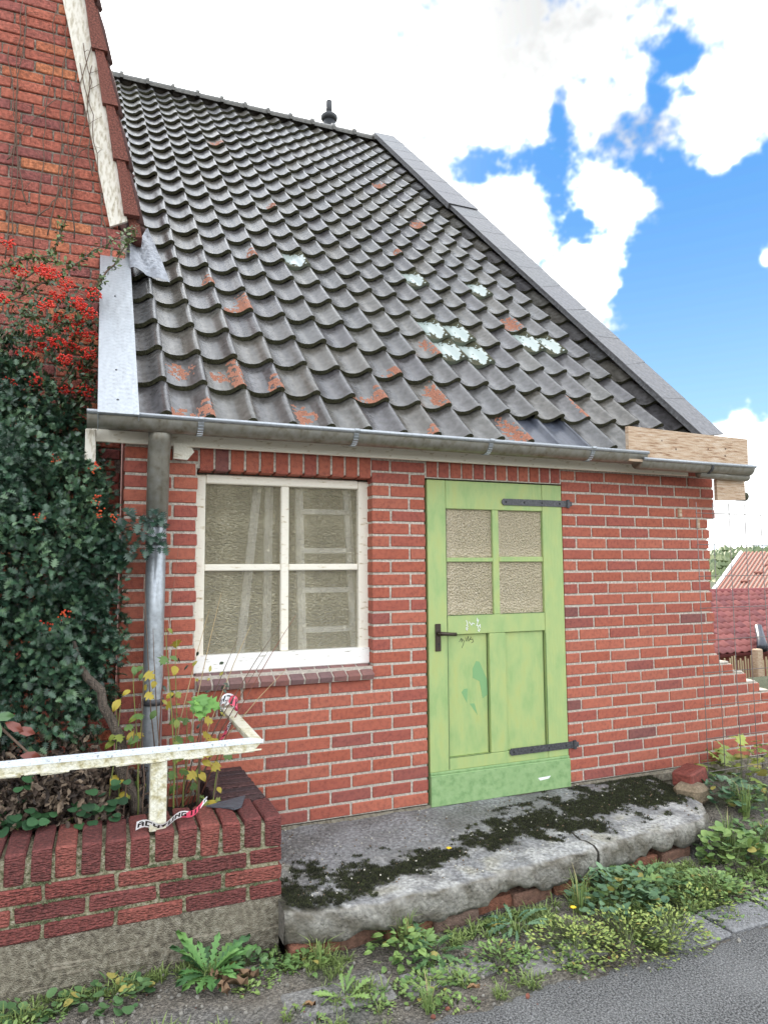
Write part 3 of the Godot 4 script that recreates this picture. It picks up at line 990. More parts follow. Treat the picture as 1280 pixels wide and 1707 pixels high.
	# strap hinges
	for y in [[1.645, 2.168, 2.044, 0.006], [1.663, 2.165, 0.475, 0.006]]:
		var st := begin()
		prism(st, [Vector3(y[0] + 0.012, y[2] + 0.021, zf + 0.001), Vector3(y[1] - 0.02, y[2] + 0.021, zf + 0.001), Vector3(y[1] - 0.02, y[2] - 0.021, zf + 0.001), Vector3(y[0] + 0.012, y[2] - 0.021, zf + 0.001), Vector3(y[0], y[2] - 0.008, zf + 0.001), Vector3(y[0], y[2] + 0.008, zf + 0.001)], Vector3(0, 0, y[3]))
		tube(st, [Vector3(y[1] - 0.012, y[2] - 0.027, 0.012), Vector3(y[1] - 0.012, y[2] + 0.027, 0.012)], [0.012], 10)
		cbox(st, Vector3(y[1] + 0.004, y[2], 0.01), Vector3(0.03, 0.03, 0.016), 0.004)
		var hinge := piece(d, "strap_hinge", finish(st, M.iron))
		for k in 4:
			var bs := begin(true)
			var c := Vector3(lerpf(y[0] + 0.03, y[1] - 0.08, k / 3.0), y[2], zf + y[3])
			tube(bs, [c, c + Vector3(0, 0, 0.004)], [0.0075, 0.005], 8)
			piece(hinge, "bolt", finish(bs, M.black))
	# handle on a long plate
	var ps := begin()
	cbox(ps, Vector3(1.178, 1.203, zf + 0.004), Vector3(0.038, 0.165, 0.008), 0.003)
	var plate := piece(d, "handle_plate", finish(ps, M.bronze))
	var hs := begin(true)
	tube(hs, [Vector3(1.18, 1.228, zf + 0.006), Vector3(1.18, 1.228, zf + 0.042)], [0.013, 0.011], 12)
	tube(hs, [Vector3(1.172, 1.229, zf + 0.045), Vector3(1.195, 1.228, zf + 0.048), Vector3(1.24, 1.224, zf + 0.046), Vector3(1.282, 1.221, zf + 0.04)], [0.0125, 0.012, 0.0105, 0.0115], 12)
	piece(plate, "lever", finish(hs, M.bronze))
	var ks := begin()
	tube(ks, [Vector3(1.179, 1.165, zf + 0.0081), Vector3(1.179, 1.165, zf + 0.0086)], [0.006], 10)
	cbox(ks, Vector3(1.179, 1.155, zf + 0.0083), Vector3(0.005, 0.02, 0.0006))
	piece(plate, "keyhole", finish(ks, M.black))


# ---------------------------------------------------------------- roof
const PROFILE := [[-0.07, 0.03], [0.0, 0.023], [0.1, 0.0125], [0.22, 0.003], [0.36, 0.0], [0.5, 0.003], [0.62, 0.0125], [0.73, 0.031], [0.81, 0.047], [0.88, 0.055], [0.95, 0.053], [1.01, 0.04]]


func tile_mesh(v: int, chips: Array, flat := false, glass := false) -> ArrayMesh:
	var key := "t%d_%s_%s_%s" % [v, str(chips), flat, glass]
	if cache.has(key): return cache[key]
	var prof := PROFILE
	if flat: prof = [[-0.03, 0.012], [0.03, 0.012], [0.06, 0.0], [0.3, 0.0], [0.6, 0.0], [0.86, 0.0], [0.89, 0.026], [0.94, 0.03], [1.02, 0.03], [1.04, 0.02]]
	if chips.size():
		var finer := []
		for i in prof.size() - 1:
			for k in 3: finer.append([lerpf(prof[i][0], prof[i + 1][0], k / 3.0), lerpf(prof[i][1], prof[i + 1][1], k / 3.0)])
		finer.append(prof[-1])
		prof = finer
	var rows := 26 if chips.size() else 4
	var L := 0.405
	var thick := 0.032
	var r := RandomNumberGenerator.new()
	r.seed = hash(key)
	var st := begin(true)
	var tones := [Color(0.125, 0.121, 0.122), Color(0.108, 0.105, 0.105), Color(0.14, 0.134, 0.129), Color(0.115, 0.114, 0.121), Color(0.13, 0.124, 0.112), Color(0.1, 0.098, 0.103)]
	var at := func(i: int, j: int) -> Vector3:
		var t := float(j) / (rows - 1)
		var s := L * t
		var lip := 0.0
		if j == 0: lip = 0.004
		return Vector3(prof[i][0] * TILE_W, s - lip, prof[i][1] + 0.038 * (1.0 - t))
	# glazed top
	var cols := []
	for i in prof.size(): cols.append(tones[v % 6])
	var chip := begin(true)
	var chips_made := false
	for j in rows - 1:
		for i in prof.size() - 1:
			var a: Vector3 = at.call(i, j)
			var b: Vector3 = at.call(i + 1, j)
			var c: Vector3 = at.call(i + 1, j + 1)
			var d: Vector3 = at.call(i, j + 1)
			var target := st
			for ch in chips:   # [u, t, radius u, radius t]
				var du: float = ((prof[i][0] + prof[i + 1][0]) * 0.5 - ch[0]) / ch[2]
				var dt: float = ((j + 0.5) / (rows - 1) - ch[1]) / ch[3]
				if du * du + dt * dt + gn.get_noise_2d(prof[i][0] * 13.0 + ch[0] * 31.0 + ch[1] * 57.0, j * 0.8 + ch[2] * 97.0) * (1.0 if glass else 2.4) < 0.75:
					target = chip
					chips_made = true
			target.set_color(tones[v % 6] if target == st else Color.WHITE)
			for p in [a, d, b, b, d, c]: target.add_vertex(p)
	var m := finish(st, M.flat_tile if flat else M.tile_lip if glass else M.tile)
	if chips_made: m = finish(chip, M.glass_tile if glass else M.terracotta, m)
	# the thick lower edge
	var e := begin()
	for i in prof.size() - 1:
		var a: Vector3 = at.call(i, 0)
		var b: Vector3 = at.call(i + 1, 0)
		var w := Vector3(0, 0.003, -thick)
		facing(e, [a, b, b + w, a + w], Vector3(0, -1, 0))
		facing(e, [a + w, b + w, b + w + Vector3(0, 0.1, 0), a + w + Vector3(0, 0.1, 0)], Vector3(0, 0, -1))
	var q: Vector3 = at.call(prof.size() - 1, 0)
	var q2: Vector3 = at.call(prof.size() - 1, rows - 1)
	facing(e, [q, q2, q2 + Vector3(0, 0, -0.012), q + Vector3(0, 0.003, -thick)], Vector3(1, 0, 0))
	m = finish(e, M.flat_tile if flat else M.glass_lip if glass else M.tile_lip, m)
	cache[key] = m
	return m


func roof(root: Node3D) -> void:
	var st := begin()
	# boarding under the tiles, both slopes
	var a := roof_at(-0.72, 0.22, -0.1)
	var b := roof_at(3.3, 0.22, -0.09)
	var c := roof_at(3.3, 8.42, -0.09)
	var d := roof_at(-0.95, 8.42, -0.09)
	var dn := off * -0.07
	prism(st, [a, b, c, d], dn)
	prism(st, [c + Vector3(0, 0, 0.02), d + Vector3(0, 0, 0.02), Vector3(-0.95, 2.4, c.z - 6.1), Vector3(3.3, 2.4, c.z - 6.1)], Vector3(0, -0.06, -0.06))
	var rf := piece(root, "roof", finish(st, M.deck))
	var chips := {[5, 2]: [[0.85, 0.1, 0.2, 0.25]], [4, 3]: [[0.8, 0.2, 0.22, 0.5], [0.5, 0.05, 0.5, 0.14]], [1, 1]: [[0.4, 0.45, 0.3, 0.22]], [1, 2]: [[0.85, 0.3, 0.2, 0.6], [0.4, 0.42, 0.22, 0.16]], [1, 3]: [[0.85, 0.1, 0.2, 0.3]], [0, 1]: [[0.2, 0.05, 0.3, 0.25], [0.85, 0.1, 0.2, 0.35]], [0, 4]: [[0.35, 0.35, 0.25, 0.35]], [1, 6]: [[0.5, 0.02, 0.6, 0.13], [0.85, 0.1, 0.2, 0.25]], [1, 8]: [[0.7, 0.35, 0.2, 0.35], [0.9, 0.1, 0.16, 0.2]], [0, 10]: [[0.6, 0.4, 0.2, 0.4], [0.9, 0.1, 0.2, 0.2]], [1, 13]: [[0.92, 0.3, 0.1, 0.45]], [5, 14]: [[0.5, 0.35, 0.5, 0.35]], [12, 14]: [[0.6, 0.2, 0.4, 0.4]], [7, 4]: [[0.85, 0.1, 0.2, 0.3]], [3, 9]: [[0.85, 0.1, 0.15, 0.3], [0.7, 0.5, 0.12, 0.2]], [0, 7]: [[0.9, 0.05, 0.2, 0.15]], [2, 7]: [[0.8, 0.06, 0.3, 0.16]], [16, 14]: [[0.5, 0.2, 0.4, 0.4]], [11, 6]: [[0.8, 0.1, 0.2, 0.2]], [9, 11]: [[0.85, 0.1, 0.2, 0.2]], [17, 5]: [[0.6, 0.2, 0.4, 0.3]]}
	var panes := [[7, 6], [7, 11], [7, 14], [4, 10], [4, 11], [3, 10], [3, 11], [4, 14], [4, 15]]
	var list := []
	for row in 24:
		for col in range(-1, 20):
			var s := 0.05 + row * TILE_S
			var x := -0.401 + (col - 1) * TILE_W - 0.037 * s
			if x + TILE_W > 3.42 or x + TILE_W < -1.05 or s < 2.1 and x + TILE_W < -0.56: continue
			var v := rng.randi_range(0, 5)
			var key := [row, col]
			var flat: bool = key in [[0, 11], [0, 12]]
			var glass: bool = key in panes
			if glass: chips[key] = [[0.34, 0.42 + 0.02 * col, 0.34, 0.46], [0.68, 0.36, 0.22, 0.4]]
			var m := tile_mesh(v, chips.get(key, []), flat, glass)
			var bs := Basis(Vector3.RIGHT, rise, off)
			bs = Basis(off, rng.randf_range(-0.012, 0.012)) * Basis(Vector3.RIGHT, rng.randf_range(-0.008, 0.008)) * bs
			var o := roof_at(x + rng.randf_range(-0.003, 0.003), s + rng.randf_range(-0.006, 0.006), rng.randf_range(-0.002, 0.002) - 0.078)
			var w := 1.0 / o.distance_squared_to(CAM)
			if x < -0.62 or glass or chips.has(key): w *= 4.0 if x > -0.62 else 0.2
			list.append([Transform3D(bs, o), m, w, flat, glass])
	list.sort_custom(func(p, q): return p[2] > q[2])
	var rest := {}
	for i in list.size():
		if i < 298:
			var t := piece(rf, "glass_tile" if list[i][4] else "tile", list[i][1], list[i][0])
			if list[i][4]: tag(t, "clear glass tile among the dark ones")
			elif list[i][3]: tag(t, "flat dark interlocking tile at the eaves")
		else:
			for sf in (list[i][1] as ArrayMesh).get_surface_count():
				var mt: Material = (list[i][1] as ArrayMesh).surface_get_material(sf)
				if not rest.has(mt):
					rest[mt] = SurfaceTool.new()
					rest[mt].begin(Mesh.PRIMITIVE_TRIANGLES)
				rest[mt].append_from(list[i][1], sf, list[i][0])
	var am := ArrayMesh.new()
	for mt in rest:
		am = rest[mt].commit(am)
		am.surface_set_material(am.get_surface_count() - 1, mt)
	piece(rf, "upper_tiles", am).set_meta("kind", "stuff")
	# ridge tiles: half-round, each with a collar
	for i in 13:
		var x0 := -1.0 + i * 0.335
		var p := roof_at(0, 8.44, 0.0)
		var rs := begin(true)
		var k := Color(0.1, 0.095, 0.085)
		rs.set_color(k)
		for seg in 8:
			var a0 := PI * seg / 8.0 - 0.15
			var a1 := PI * (seg + 1) / 8.0 - 0.15
			for e in [[x0, 0.105, x0 + 0.3, 0.11], [x0 + 0.3, 0.135, x0 + 0.345, 0.135]]:
				var f := func(xx: float, r: float, an: float) -> Vector3: return Vector3(xx, p.y - 0.05 + sin(an) * r, p.z - 0.02 + cos(an) * r)
				poly(rs, [f.call(e[0], e[1], a0), f.call(e[2], e[3], a0), f.call(e[2], e[3], a1), f.call(e[0], e[1], a1)], Vector3((e[0] + e[2]) / 2, p.y - 0.05, p.z - 0.02))
				if e[1] == 0.135:
					for xx in [e[0], e[2]]:
						facing(rs, [f.call(xx, 0.135, a0), f.call(xx, 0.135, a1), f.call(xx, 0.1, a1), f.call(xx, 0.1, a0)], Vector3(-1 if xx == e[0] else 1, 0, 0))
		piece(rf, "ridge_tile", finish(rs, M.tile))
	# slated board along the right-hand verge, in two lengths
	for q in [[0.14, 5.15, 3.172, 3.378, 3.03, 3.4, 0.085], [5.02, 8.4, 3.005, 3.39, 2.985, 3.31, 0.1]]:
		var vs := begin()
		vs.set_color(Color(0.2, 0.2, 0.21))
		var v0 := roof_at(q[2], q[0], 0.0)
		var v1 := roof_at(q[3], q[0], 0.0)
		var v2 := roof_at(q[5], q[1], 0.0)
		var v3 := roof_at(q[4], q[1], 0.0)
		prism(vs, [v0 + off * 0.045, v1 + off * 0.0, v2 + off * 0.0, v3 + off * 0.045], off * (q[6] - 0.046))
		prism(vs, [roof_at(q[3] - 0.05, q[0], -0.15), roof_at(q[3] - 0.012, q[0], -0.15), roof_at(q[5] - 0.012, q[1], -0.15), roof_at(q[5] - 0.05, q[1], -0.15)], off * 0.2)
		var board := piece(rf, "verge_board", finish(vs, M.slate))
		var n := int((q[1] - q[0]) / 0.47)
		for i in n:
			var t0 := float(i) / n
			var t1 := (i + 1.12) / n
			var ss := begin()
			var sh := rng.randf_range(0.19, 0.22)
			ss.set_color(Color(sh, sh * 0.99, sh * 1.03))
			var s0 := lerpf(q[0], q[1], t0) - 0.01
			var s1 := minf(lerpf(q[0], q[1], t1), q[1])
			var xl0 := lerpf(q[2], q[4], t0) - 0.012
			var xr0 := lerpf(q[3], q[5], t0) + 0.012
			var xl1 := lerpf(q[2], q[4], t1) - 0.012
			var xr1 := lerpf(q[3], q[5], t1) + 0.012
			var lift := 0.004
			var skew := rng.randf_range(-0.02, 0.17)
			prism(ss, [roof_at(xl0, s0, q[6] + lift), roof_at(xr0, s0 + skew, q[6] + lift), roof_at(xr1, s1 + skew * 0.6, q[6] + 0.002), roof_at(xl1, s1, q[6] + 0.002)], off * 0.007)
			piece(board, "slate", finish(ss, M.slate))
	# the ends of the verge tiles that stick out past the board
	for s in [8.2, 7.6, 7.35, 6.9, 6.2, 5.6, 5.1, 4.0]:
		var es := begin()
		es.set_color(Color(0.1, 0.1, 0.1))
		var t: float = s / 8.4
		cbox(es, Vector3.ZERO, Vector3(0.09, 0.14, 0.035), 0.01)
		piece(rf, "verge_tile", finish(es, M.tile), Transform3D(Basis(Vector3.RIGHT, rise, off), roof_at(lerpf(3.39, 3.36, t) + 0.02, s, 0.06)))
	# zinc capping on the left-hand verge and the crumpled lead where the neighbour's wall begins
	var zs := begin()
	var z0 := roof_at(-0.748, -0.06, 0.042)
	var z1 := roof_at(-0.562, -0.06, 0.042)
	var z2 := roof_at(-0.6, 2.13, 0.042)
	var z3 := roof_at(-0.79, 2.13, 0.042)
	prism(zs, [z0, z1, z2, z3], off * 0.006)
	prism(zs, [z0, z3, z3 - off * 0.1, z0 - off * 0.1], Vector3(0.004, 0, 0))
	prism(zs, [z1 + Vector3(-0.004, 0, 0), z2 + Vector3(-0.004, 0, 0), z2 - off * 0.03 + Vector3(-0.004, 0, 0), z1 - off * 0.03 + Vector3(-0.004, 0, 0)], Vector3(0.004, 0, 0))
	var cap := piece(rf, "zinc_capping", finish(zs, M.zinc))
	for q in [[-0.67, 0.35], [-0.685, 1.25], [-0.66, 0.06], [-0.7, 1.85]]:
		var ns := begin(true)
		var p := roof_at(q[0], q[1], 0.048)
		tube(ns, [p, p + off * 0.004], [0.007, 0.004], 8)
		piece(cap, "nail", finish(ns, M.iron))
	var ls := begin(true)
	var gx := 12
	var gy := 10
	var pts := []
	for j in gy + 1:
		var r := []
		for i in gx + 1:
			var u := float(i) / gx
			var v := float(j) / gy
			var x := lerpf(-0.6, -0.35 - 0.12 * v, u)
			var s := lerpf(1.72, 2.5, v) - u * 0.14 * (1.0 - v)
			var n := 0.062 + 0.02 * sin(u * 9.0 + v * 4.0) * (1.0 - u) + 0.012 * gn.get_noise_2d(u * 9.0, v * 9.0) + 0.05 * pow(1.0 - u, 3.0) * v
			if j == 0: n -= 0.012
			r.append(roof_at(x, s, n))
		pts.append(r)
	for j in gy:
		for i in gx:
			facing(ls, [pts[j][i], pts[j][i + 1], pts[j + 1][i + 1], pts[j + 1][i]], off)
	piece(rf, "lead_flashing", finish(ls, M.lead))
	# flue above the ridge
	var vp := begin(true)
	var base := Vector3(2.45, 8.42, -6.25)
	tube(vp, [base + Vector3(0, -0.35, 0), base + Vector3(0, 0.42, 0)], [0.1], 16)
	tube(vp, [base + Vector3(0, 0.42, 0), base + Vector3(0, 0.46, 0), base + Vector3(0, 0.5, 0), base + Vector3(0, 0.54, 0)], [0.11, 0.135, 0.135, 0.09], 16)
	tube(vp, [base + Vector3(0, 0.53, 0), base + Vector3(0, 0.76, 0), base + Vector3(0, 0.77, 0)], [0.052, 0.052, 0.035], 12)
	piece(root, "flue_pipe", finish(vp, M.plastic))


func gutter_length(x0: float, x1: float, y: float, z: float, r: float, drop: float) -> ArrayMesh:
	var st := begin(true)
	var seg := 14
	var n := 12
	var ring := func(x: float, rr: float) -> Array:
		var o := []
		var yy := y - drop * (x - x0) / (x1 - x0)
		for k in seg + 1:
			var an := -PI * k / seg
			o.append(Vector3(x, yy + sin(an) * rr, z + cos(an) * rr))
		return o
	for i in n:
		var xa := lerpf(x0, x1, float(i) / n)
		var xb := lerpf(x0, x1, float(i + 1) / n)
		for rr in [r, r - 0.003]:
			var A: Array = ring.call(xa, rr)
			var B: Array = ring.call(xb, rr)
			for k in seg:
				var c := Vector3((xa + xb) / 2, y, z)
				if rr == r: poly(st, [A[k], A[k + 1], B[k + 1], B[k]], c)
				else: facing(st, [A[k], A[k + 1], B[k + 1], B[k]], c - (A[k] as Vector3))
	# beaded front lip
	var lip := begin(true)
	tube(lip, [Vector3(x0, y + 0.002, z + r + 0.004), Vector3(x1, y + 0.002 - drop, z + r + 0.004)], [0.0115], 10)
	# closed end
	var E: Array = ring.call(x0, r)
	var fan := E.duplicate()
	poly(st, fan, Vector3(x0 + 1.0, y, z))
	var E2: Array = ring.call(x1, r)
	poly(st, E2, Vector3(x1 - 1.0, y - drop, z))
	return finish(lip, M.zinc, finish(st, M.gutter))


func rainwater(root: Node3D) -> void:
	var gut := piece(root, "gutter", gutter_length(-0.795, 2.585, 2.37, 0.235, 0.066, 0.004))
	for x in [-0.27, 0.555, 1.4, 2.14]:
		var st := begin()
		var last := Vector3.ZERO
		for k in 15:
			var an := -PI * k / 14.0
			var p := Vector3(x, 2.37 + sin(an) * 0.0695, 0.235 + cos(an) * 0.0695)
			if k: cbox(st, (p + last) * 0.5, Vector3(0.028, (p - last).length() + 0.002, 0.004), 0.0, Transform3D(Basis(Vector3.RIGHT, -an + 0.11), (p + last) * 0.5) * Transform3D(Basis.IDENTITY, -(p + last) * 0.5))
			last = p
		cbox(st, Vector3(x, 2.374, 0.312), Vector3(0.03, 0.014, 0.02), 0.003)
		piece(gut, "bracket", finish(st, M.zinc))
	var g2 := piece(root, "gutter", gutter_length(2.55, 3.56, 2.325, 0.235, 0.058, 0.002))
	tag(g2, "short lower length of gutter at the right end")
	var bst := begin()
	for k in 14:
		var an := -PI * (k + 0.5) / 14.0
		var c := Vector3(3.16, 2.324 + sin(an) * 0.061, 0.235 + cos(an) * 0.061)
		cbox(bst, Vector3.ZERO, Vector3(0.02, 0.016, 0.004), 0.0, Transform3D(Basis(Vector3.RIGHT, -an), c))
	piece(g2, "bracket", finish(bst, M.iron))
	var tr := begin(true)
	tube(tr, [Vector3(3.1, 2.262, 0.22), Vector3(3.56, 2.26, 0.22)], [0.028, 0.03], 10)
	piece(g2, "drip_edge", finish(tr, M.gutter))
	# downpipe in two lengths
	var ps := begin(true)
	tube(ps, [Vector3(-0.455, 2.33, 0.2), Vector3(-0.456, 2.28, 0.17), Vector3(-0.457, 2.2, 0.125), Vector3(-0.458, 1.88, 0.1)], [0.057, 0.056, 0.055, 0.054], 20)
	var dp := piece(root, "downpipe", finish(ps, M.gutter))
	var p2 := begin(true)
	tube(p2, [Vector3(-0.458, 1.87, 0.098), Vector3(-0.46, 1.4, 0.096), Vector3(-0.462, 0.62, 0.094), Vector3(-0.462, 0.3, 0.094)], [0.048, 0.048, 0.048, 0.048], 20)
	tube(p2, [Vector3(-0.458, 1.9, 0.099), Vector3(-0.458, 1.84, 0.098)], [0.051, 0.051], 20)
	var low := piece(root, "downpipe", finish(p2, M.zinc))
	tag(low, "lighter zinc lower half of the downpipe")
	for y in [1.75, 0.95]:
		var cs := begin(true)
		tube(cs, [Vector3(-0.459, y, 0.097), Vector3(-0.459, y + 0.03, 0.097)], [0.052, 0.052], 20)
		tube(cs, [Vector3(-0.459, y + 0.015, 0.06), Vector3(-0.459, y + 0.015, -0.01)], [0.006], 6)
		piece(low, "pipe_clip", finish(cs, M.iron))
	# white fascia, its end bracket, the soffit, the bare plank at the right
	var fs := begin()
	cbox(fs, Vector3(1.2, 2.31, 0.05), Vector3(3.95, 0.075, 0.022), 0.003)
	piece(root, "fascia_board", finish(fs, M.white_wood))
	var so := begin()
	cbox(so, Vector3(1.35, 2.345, 0.03), Vector3(4.1, 0.02, 0.3))
	piece(root, "soffit", finish(so, M.dark_wood))
	var es := begin()
	prism(es, [Vector3(-0.38, 2.29, 0.05), Vector3(-0.3, 2.285, 0.05), Vector3(-0.275, 2.245, 0.05), Vector3(-0.31, 2.2, 0.05), Vector3(-0.38, 2.205, 0.05)], Vector3(0, 0, 0.02))
	piece(root, "bracket_end", finish(es, M.white_wood))
	var ls := begin()
	cbox(ls, Vector3(-0.78, 2.24, 0.1), Vector3(0.05, 0.17, 0.03), 0.004)
	piece(root, "verge_end", finish(ls, M.old_white))
	var pk := begin()
	prism(pk, [Vector3(2.44, 2.31, 0.258), Vector3(3.5, 2.3, 0.258), Vector3(3.505, 2.52, 0.258), Vector3(2.44, 2.54, 0.258)], Vector3(0, 0, 0.028))
	prism(pk, [Vector3(3.3, 2.09, 0.165), Vector3(3.57, 2.1, 0.165), Vector3(3.57, 2.24, 0.165), Vector3(3.3, 2.24, 0.165)], Vector3(0, 0, 0.026))
	var plank := piece(root, "plank", finish(pk, M.raw_wood))
	for q in [[2.78, 2.46], [2.9, 2.41], [3.19, 2.43], [3.345, 2.39], [3.35, 2.44]]:
		var ks := begin(true)
		var c := Vector3(q[0] - 0.06, q[1], 0.2865)
		tube(ks, [c - Vector3(0, 0, 0.002), c + Vector3(0, 0, 0.0004)], [rng.randf_range(0.006, 0.013), 0.005], 9)
		piece(plank, "knot", finish(ks, M.twig))
	for y in [2.42, 2.27, 2.13]:
		var ts := begin(true)
		tube(ts, [Vector3(3.54, y, 0.14), Vector3(3.63, y, 0.14), Vector3(3.645, y, 0.14)], [0.032, 0.032, 0.018], 12)
		piece(root, "verge_tile_end", finish(ts, M.tile_lip))


# ---------------------------------------------------------------- the neighbour's gable
const GZ := -1.05


func gable_edge(y: float) -> float:
	return -0.733 - (y - 3.95) * 0.2176


func neighbour() -> void:
	var root := thing("neighbour_house", Vector3(-1.8, 0, -3.0), "tall old red brick neighbour house with a steep white verge board and dried vines", "house")
	var st := begin()
	prism(st, [Vector3(-3.2, 0, GZ - 0.004), Vector3(-0.62, 0, GZ - 0.004), Vector3(-0.62, 3.9, GZ - 0.004), Vector3(gable_edge(3.95), 3.95, GZ - 0.004), Vector3(gable_edge(7.2), 7.2, GZ - 0.004), Vector3(-3.2, 7.2, GZ - 0.004)], Vector3(0, 0, -0.25))
	var wall := piece(root, "wall", finish(st, M.old_mortar))
	var pal := [Color(0.6, 0.18, 0.11), Color(0.55, 0.16, 0.105), Color(0.5, 0.15, 0.11), Color(0.64, 0.2, 0.105), Color(0.46, 0.14, 0.11), Color(0.7, 0.245, 0.115), Color(0.38, 0.12, 0.105), Color(0.57, 0.17, 0.115)]
	var list := []
	for k in range(2, 92):
		var y := 0.04 + k * 0.0757
		var x := -3.1 + (0.06 if k % 2 == 0 else 0.0) + (0.125 if k % 4 == 1 else 0.0)
		var stop: float = gable_edge(y) + 0.06 if y > 3.9 else -0.63
		var i := 0
		while x < stop:
			# two stretchers and a header, shifting from course to course
			var l := 0.115 if (i * 2 + k) % 5 == 0 else 0.24
			var e := minf(x + l, stop)
			if e - x > 0.03:
				var v: int = [0, 1, 2, 3, 4, 5, 6, 7, 0, 1, 2, 3][rng.randi_range(0, 11)]
				if rng.randf() < 0.25: v = 1
				var m := brick_mesh(e - x, 0.064, 0.05, v, pal, M.old_brick, "old", 0.005, 0.0025)
				var p := Vector3((x + e) / 2, y, GZ - 0.017 + rng.randf_range(-0.003, 0.003))
				var w := shows(p, e - x)
				if p.x < -1.5 or y < 1.2 or y > 5.9: w *= 0.02
				list.append([Transform3D(Basis(Vector3.BACK, rng.randf_range(-0.01, 0.01)), p), m, w])
			x += l + 0.0115
			i += 1
	lay_bricks(wall, list, 296, "brickwork")
	# white verge board, red verge tiles stepping down it, and the steep roof behind
	var bs := begin()
	var e := func(y: float, dx: float) -> Vector3: return Vector3(gable_edge(y) + dx, y, GZ + 0.012)
	prism(bs, [e.call(3.93, 0.0), e.call(3.99, 0.122), e.call(7.2, 0.165), e.call(7.2, 0.0)], Vector3(0, 0, 0.025))
	piece(root, "verge_board", finish(bs, M.old_white))
	var rs := begin()
	prism(rs, [e.call(3.9, 0.13), e.call(3.9, 0.2), e.call(7.2, 0.24), e.call(7.2, 0.18)], Vector3(0, 0, -7.0))
	var rf := piece(root, "roof", finish(rs, M.verge_red))
	for i in 9:
		var y0 := 4.02 + i * 0.375
		var ts := begin()
		var a: Vector3 = e.call(y0, 0.105 + 0.005 * i)
		var b: Vector3 = e.call(y0, 0.205 + 0.005 * i)
		var c: Vector3 = e.call(y0 + 0.44, 0.18 + 0.005 * i)
		var d: Vector3 = e.call(y0 + 0.44, 0.135 + 0.005 * i)
		prism(ts, [a + Vector3(0, 0, 0.014), b + Vector3(0, 0, 0.014), c, d], Vector3(0, 0, 0.05))
		piece(rf, "verge_tile", finish(ts, M.verge_red))
		var us := begin(true)
		tube(us, [(b + Vector3(0.0, -0.02, -0.03)), b.lerp(c, 0.5) + Vector3(0.008, 0, -0.03), c + Vector3(0.005, 0.0, -0.03)], [0.036, 0.03, 0.022], 8)
		piece(rf, "roof_tile", finish(us, M.verge_dark))
	for y in [4.0, 4.2, 4.37]:
		var ks := begin(true)
		var c: Vector3 = e.call(y, 0.19)
		tube(ks, [c + Vector3(-0.02, 0, -0.05), c + Vector3(0.045, -0.03, -0.06)], [0.035, 0.03], 8)
		piece(rf, "broken_tile", finish(ks, M.verge_dark))


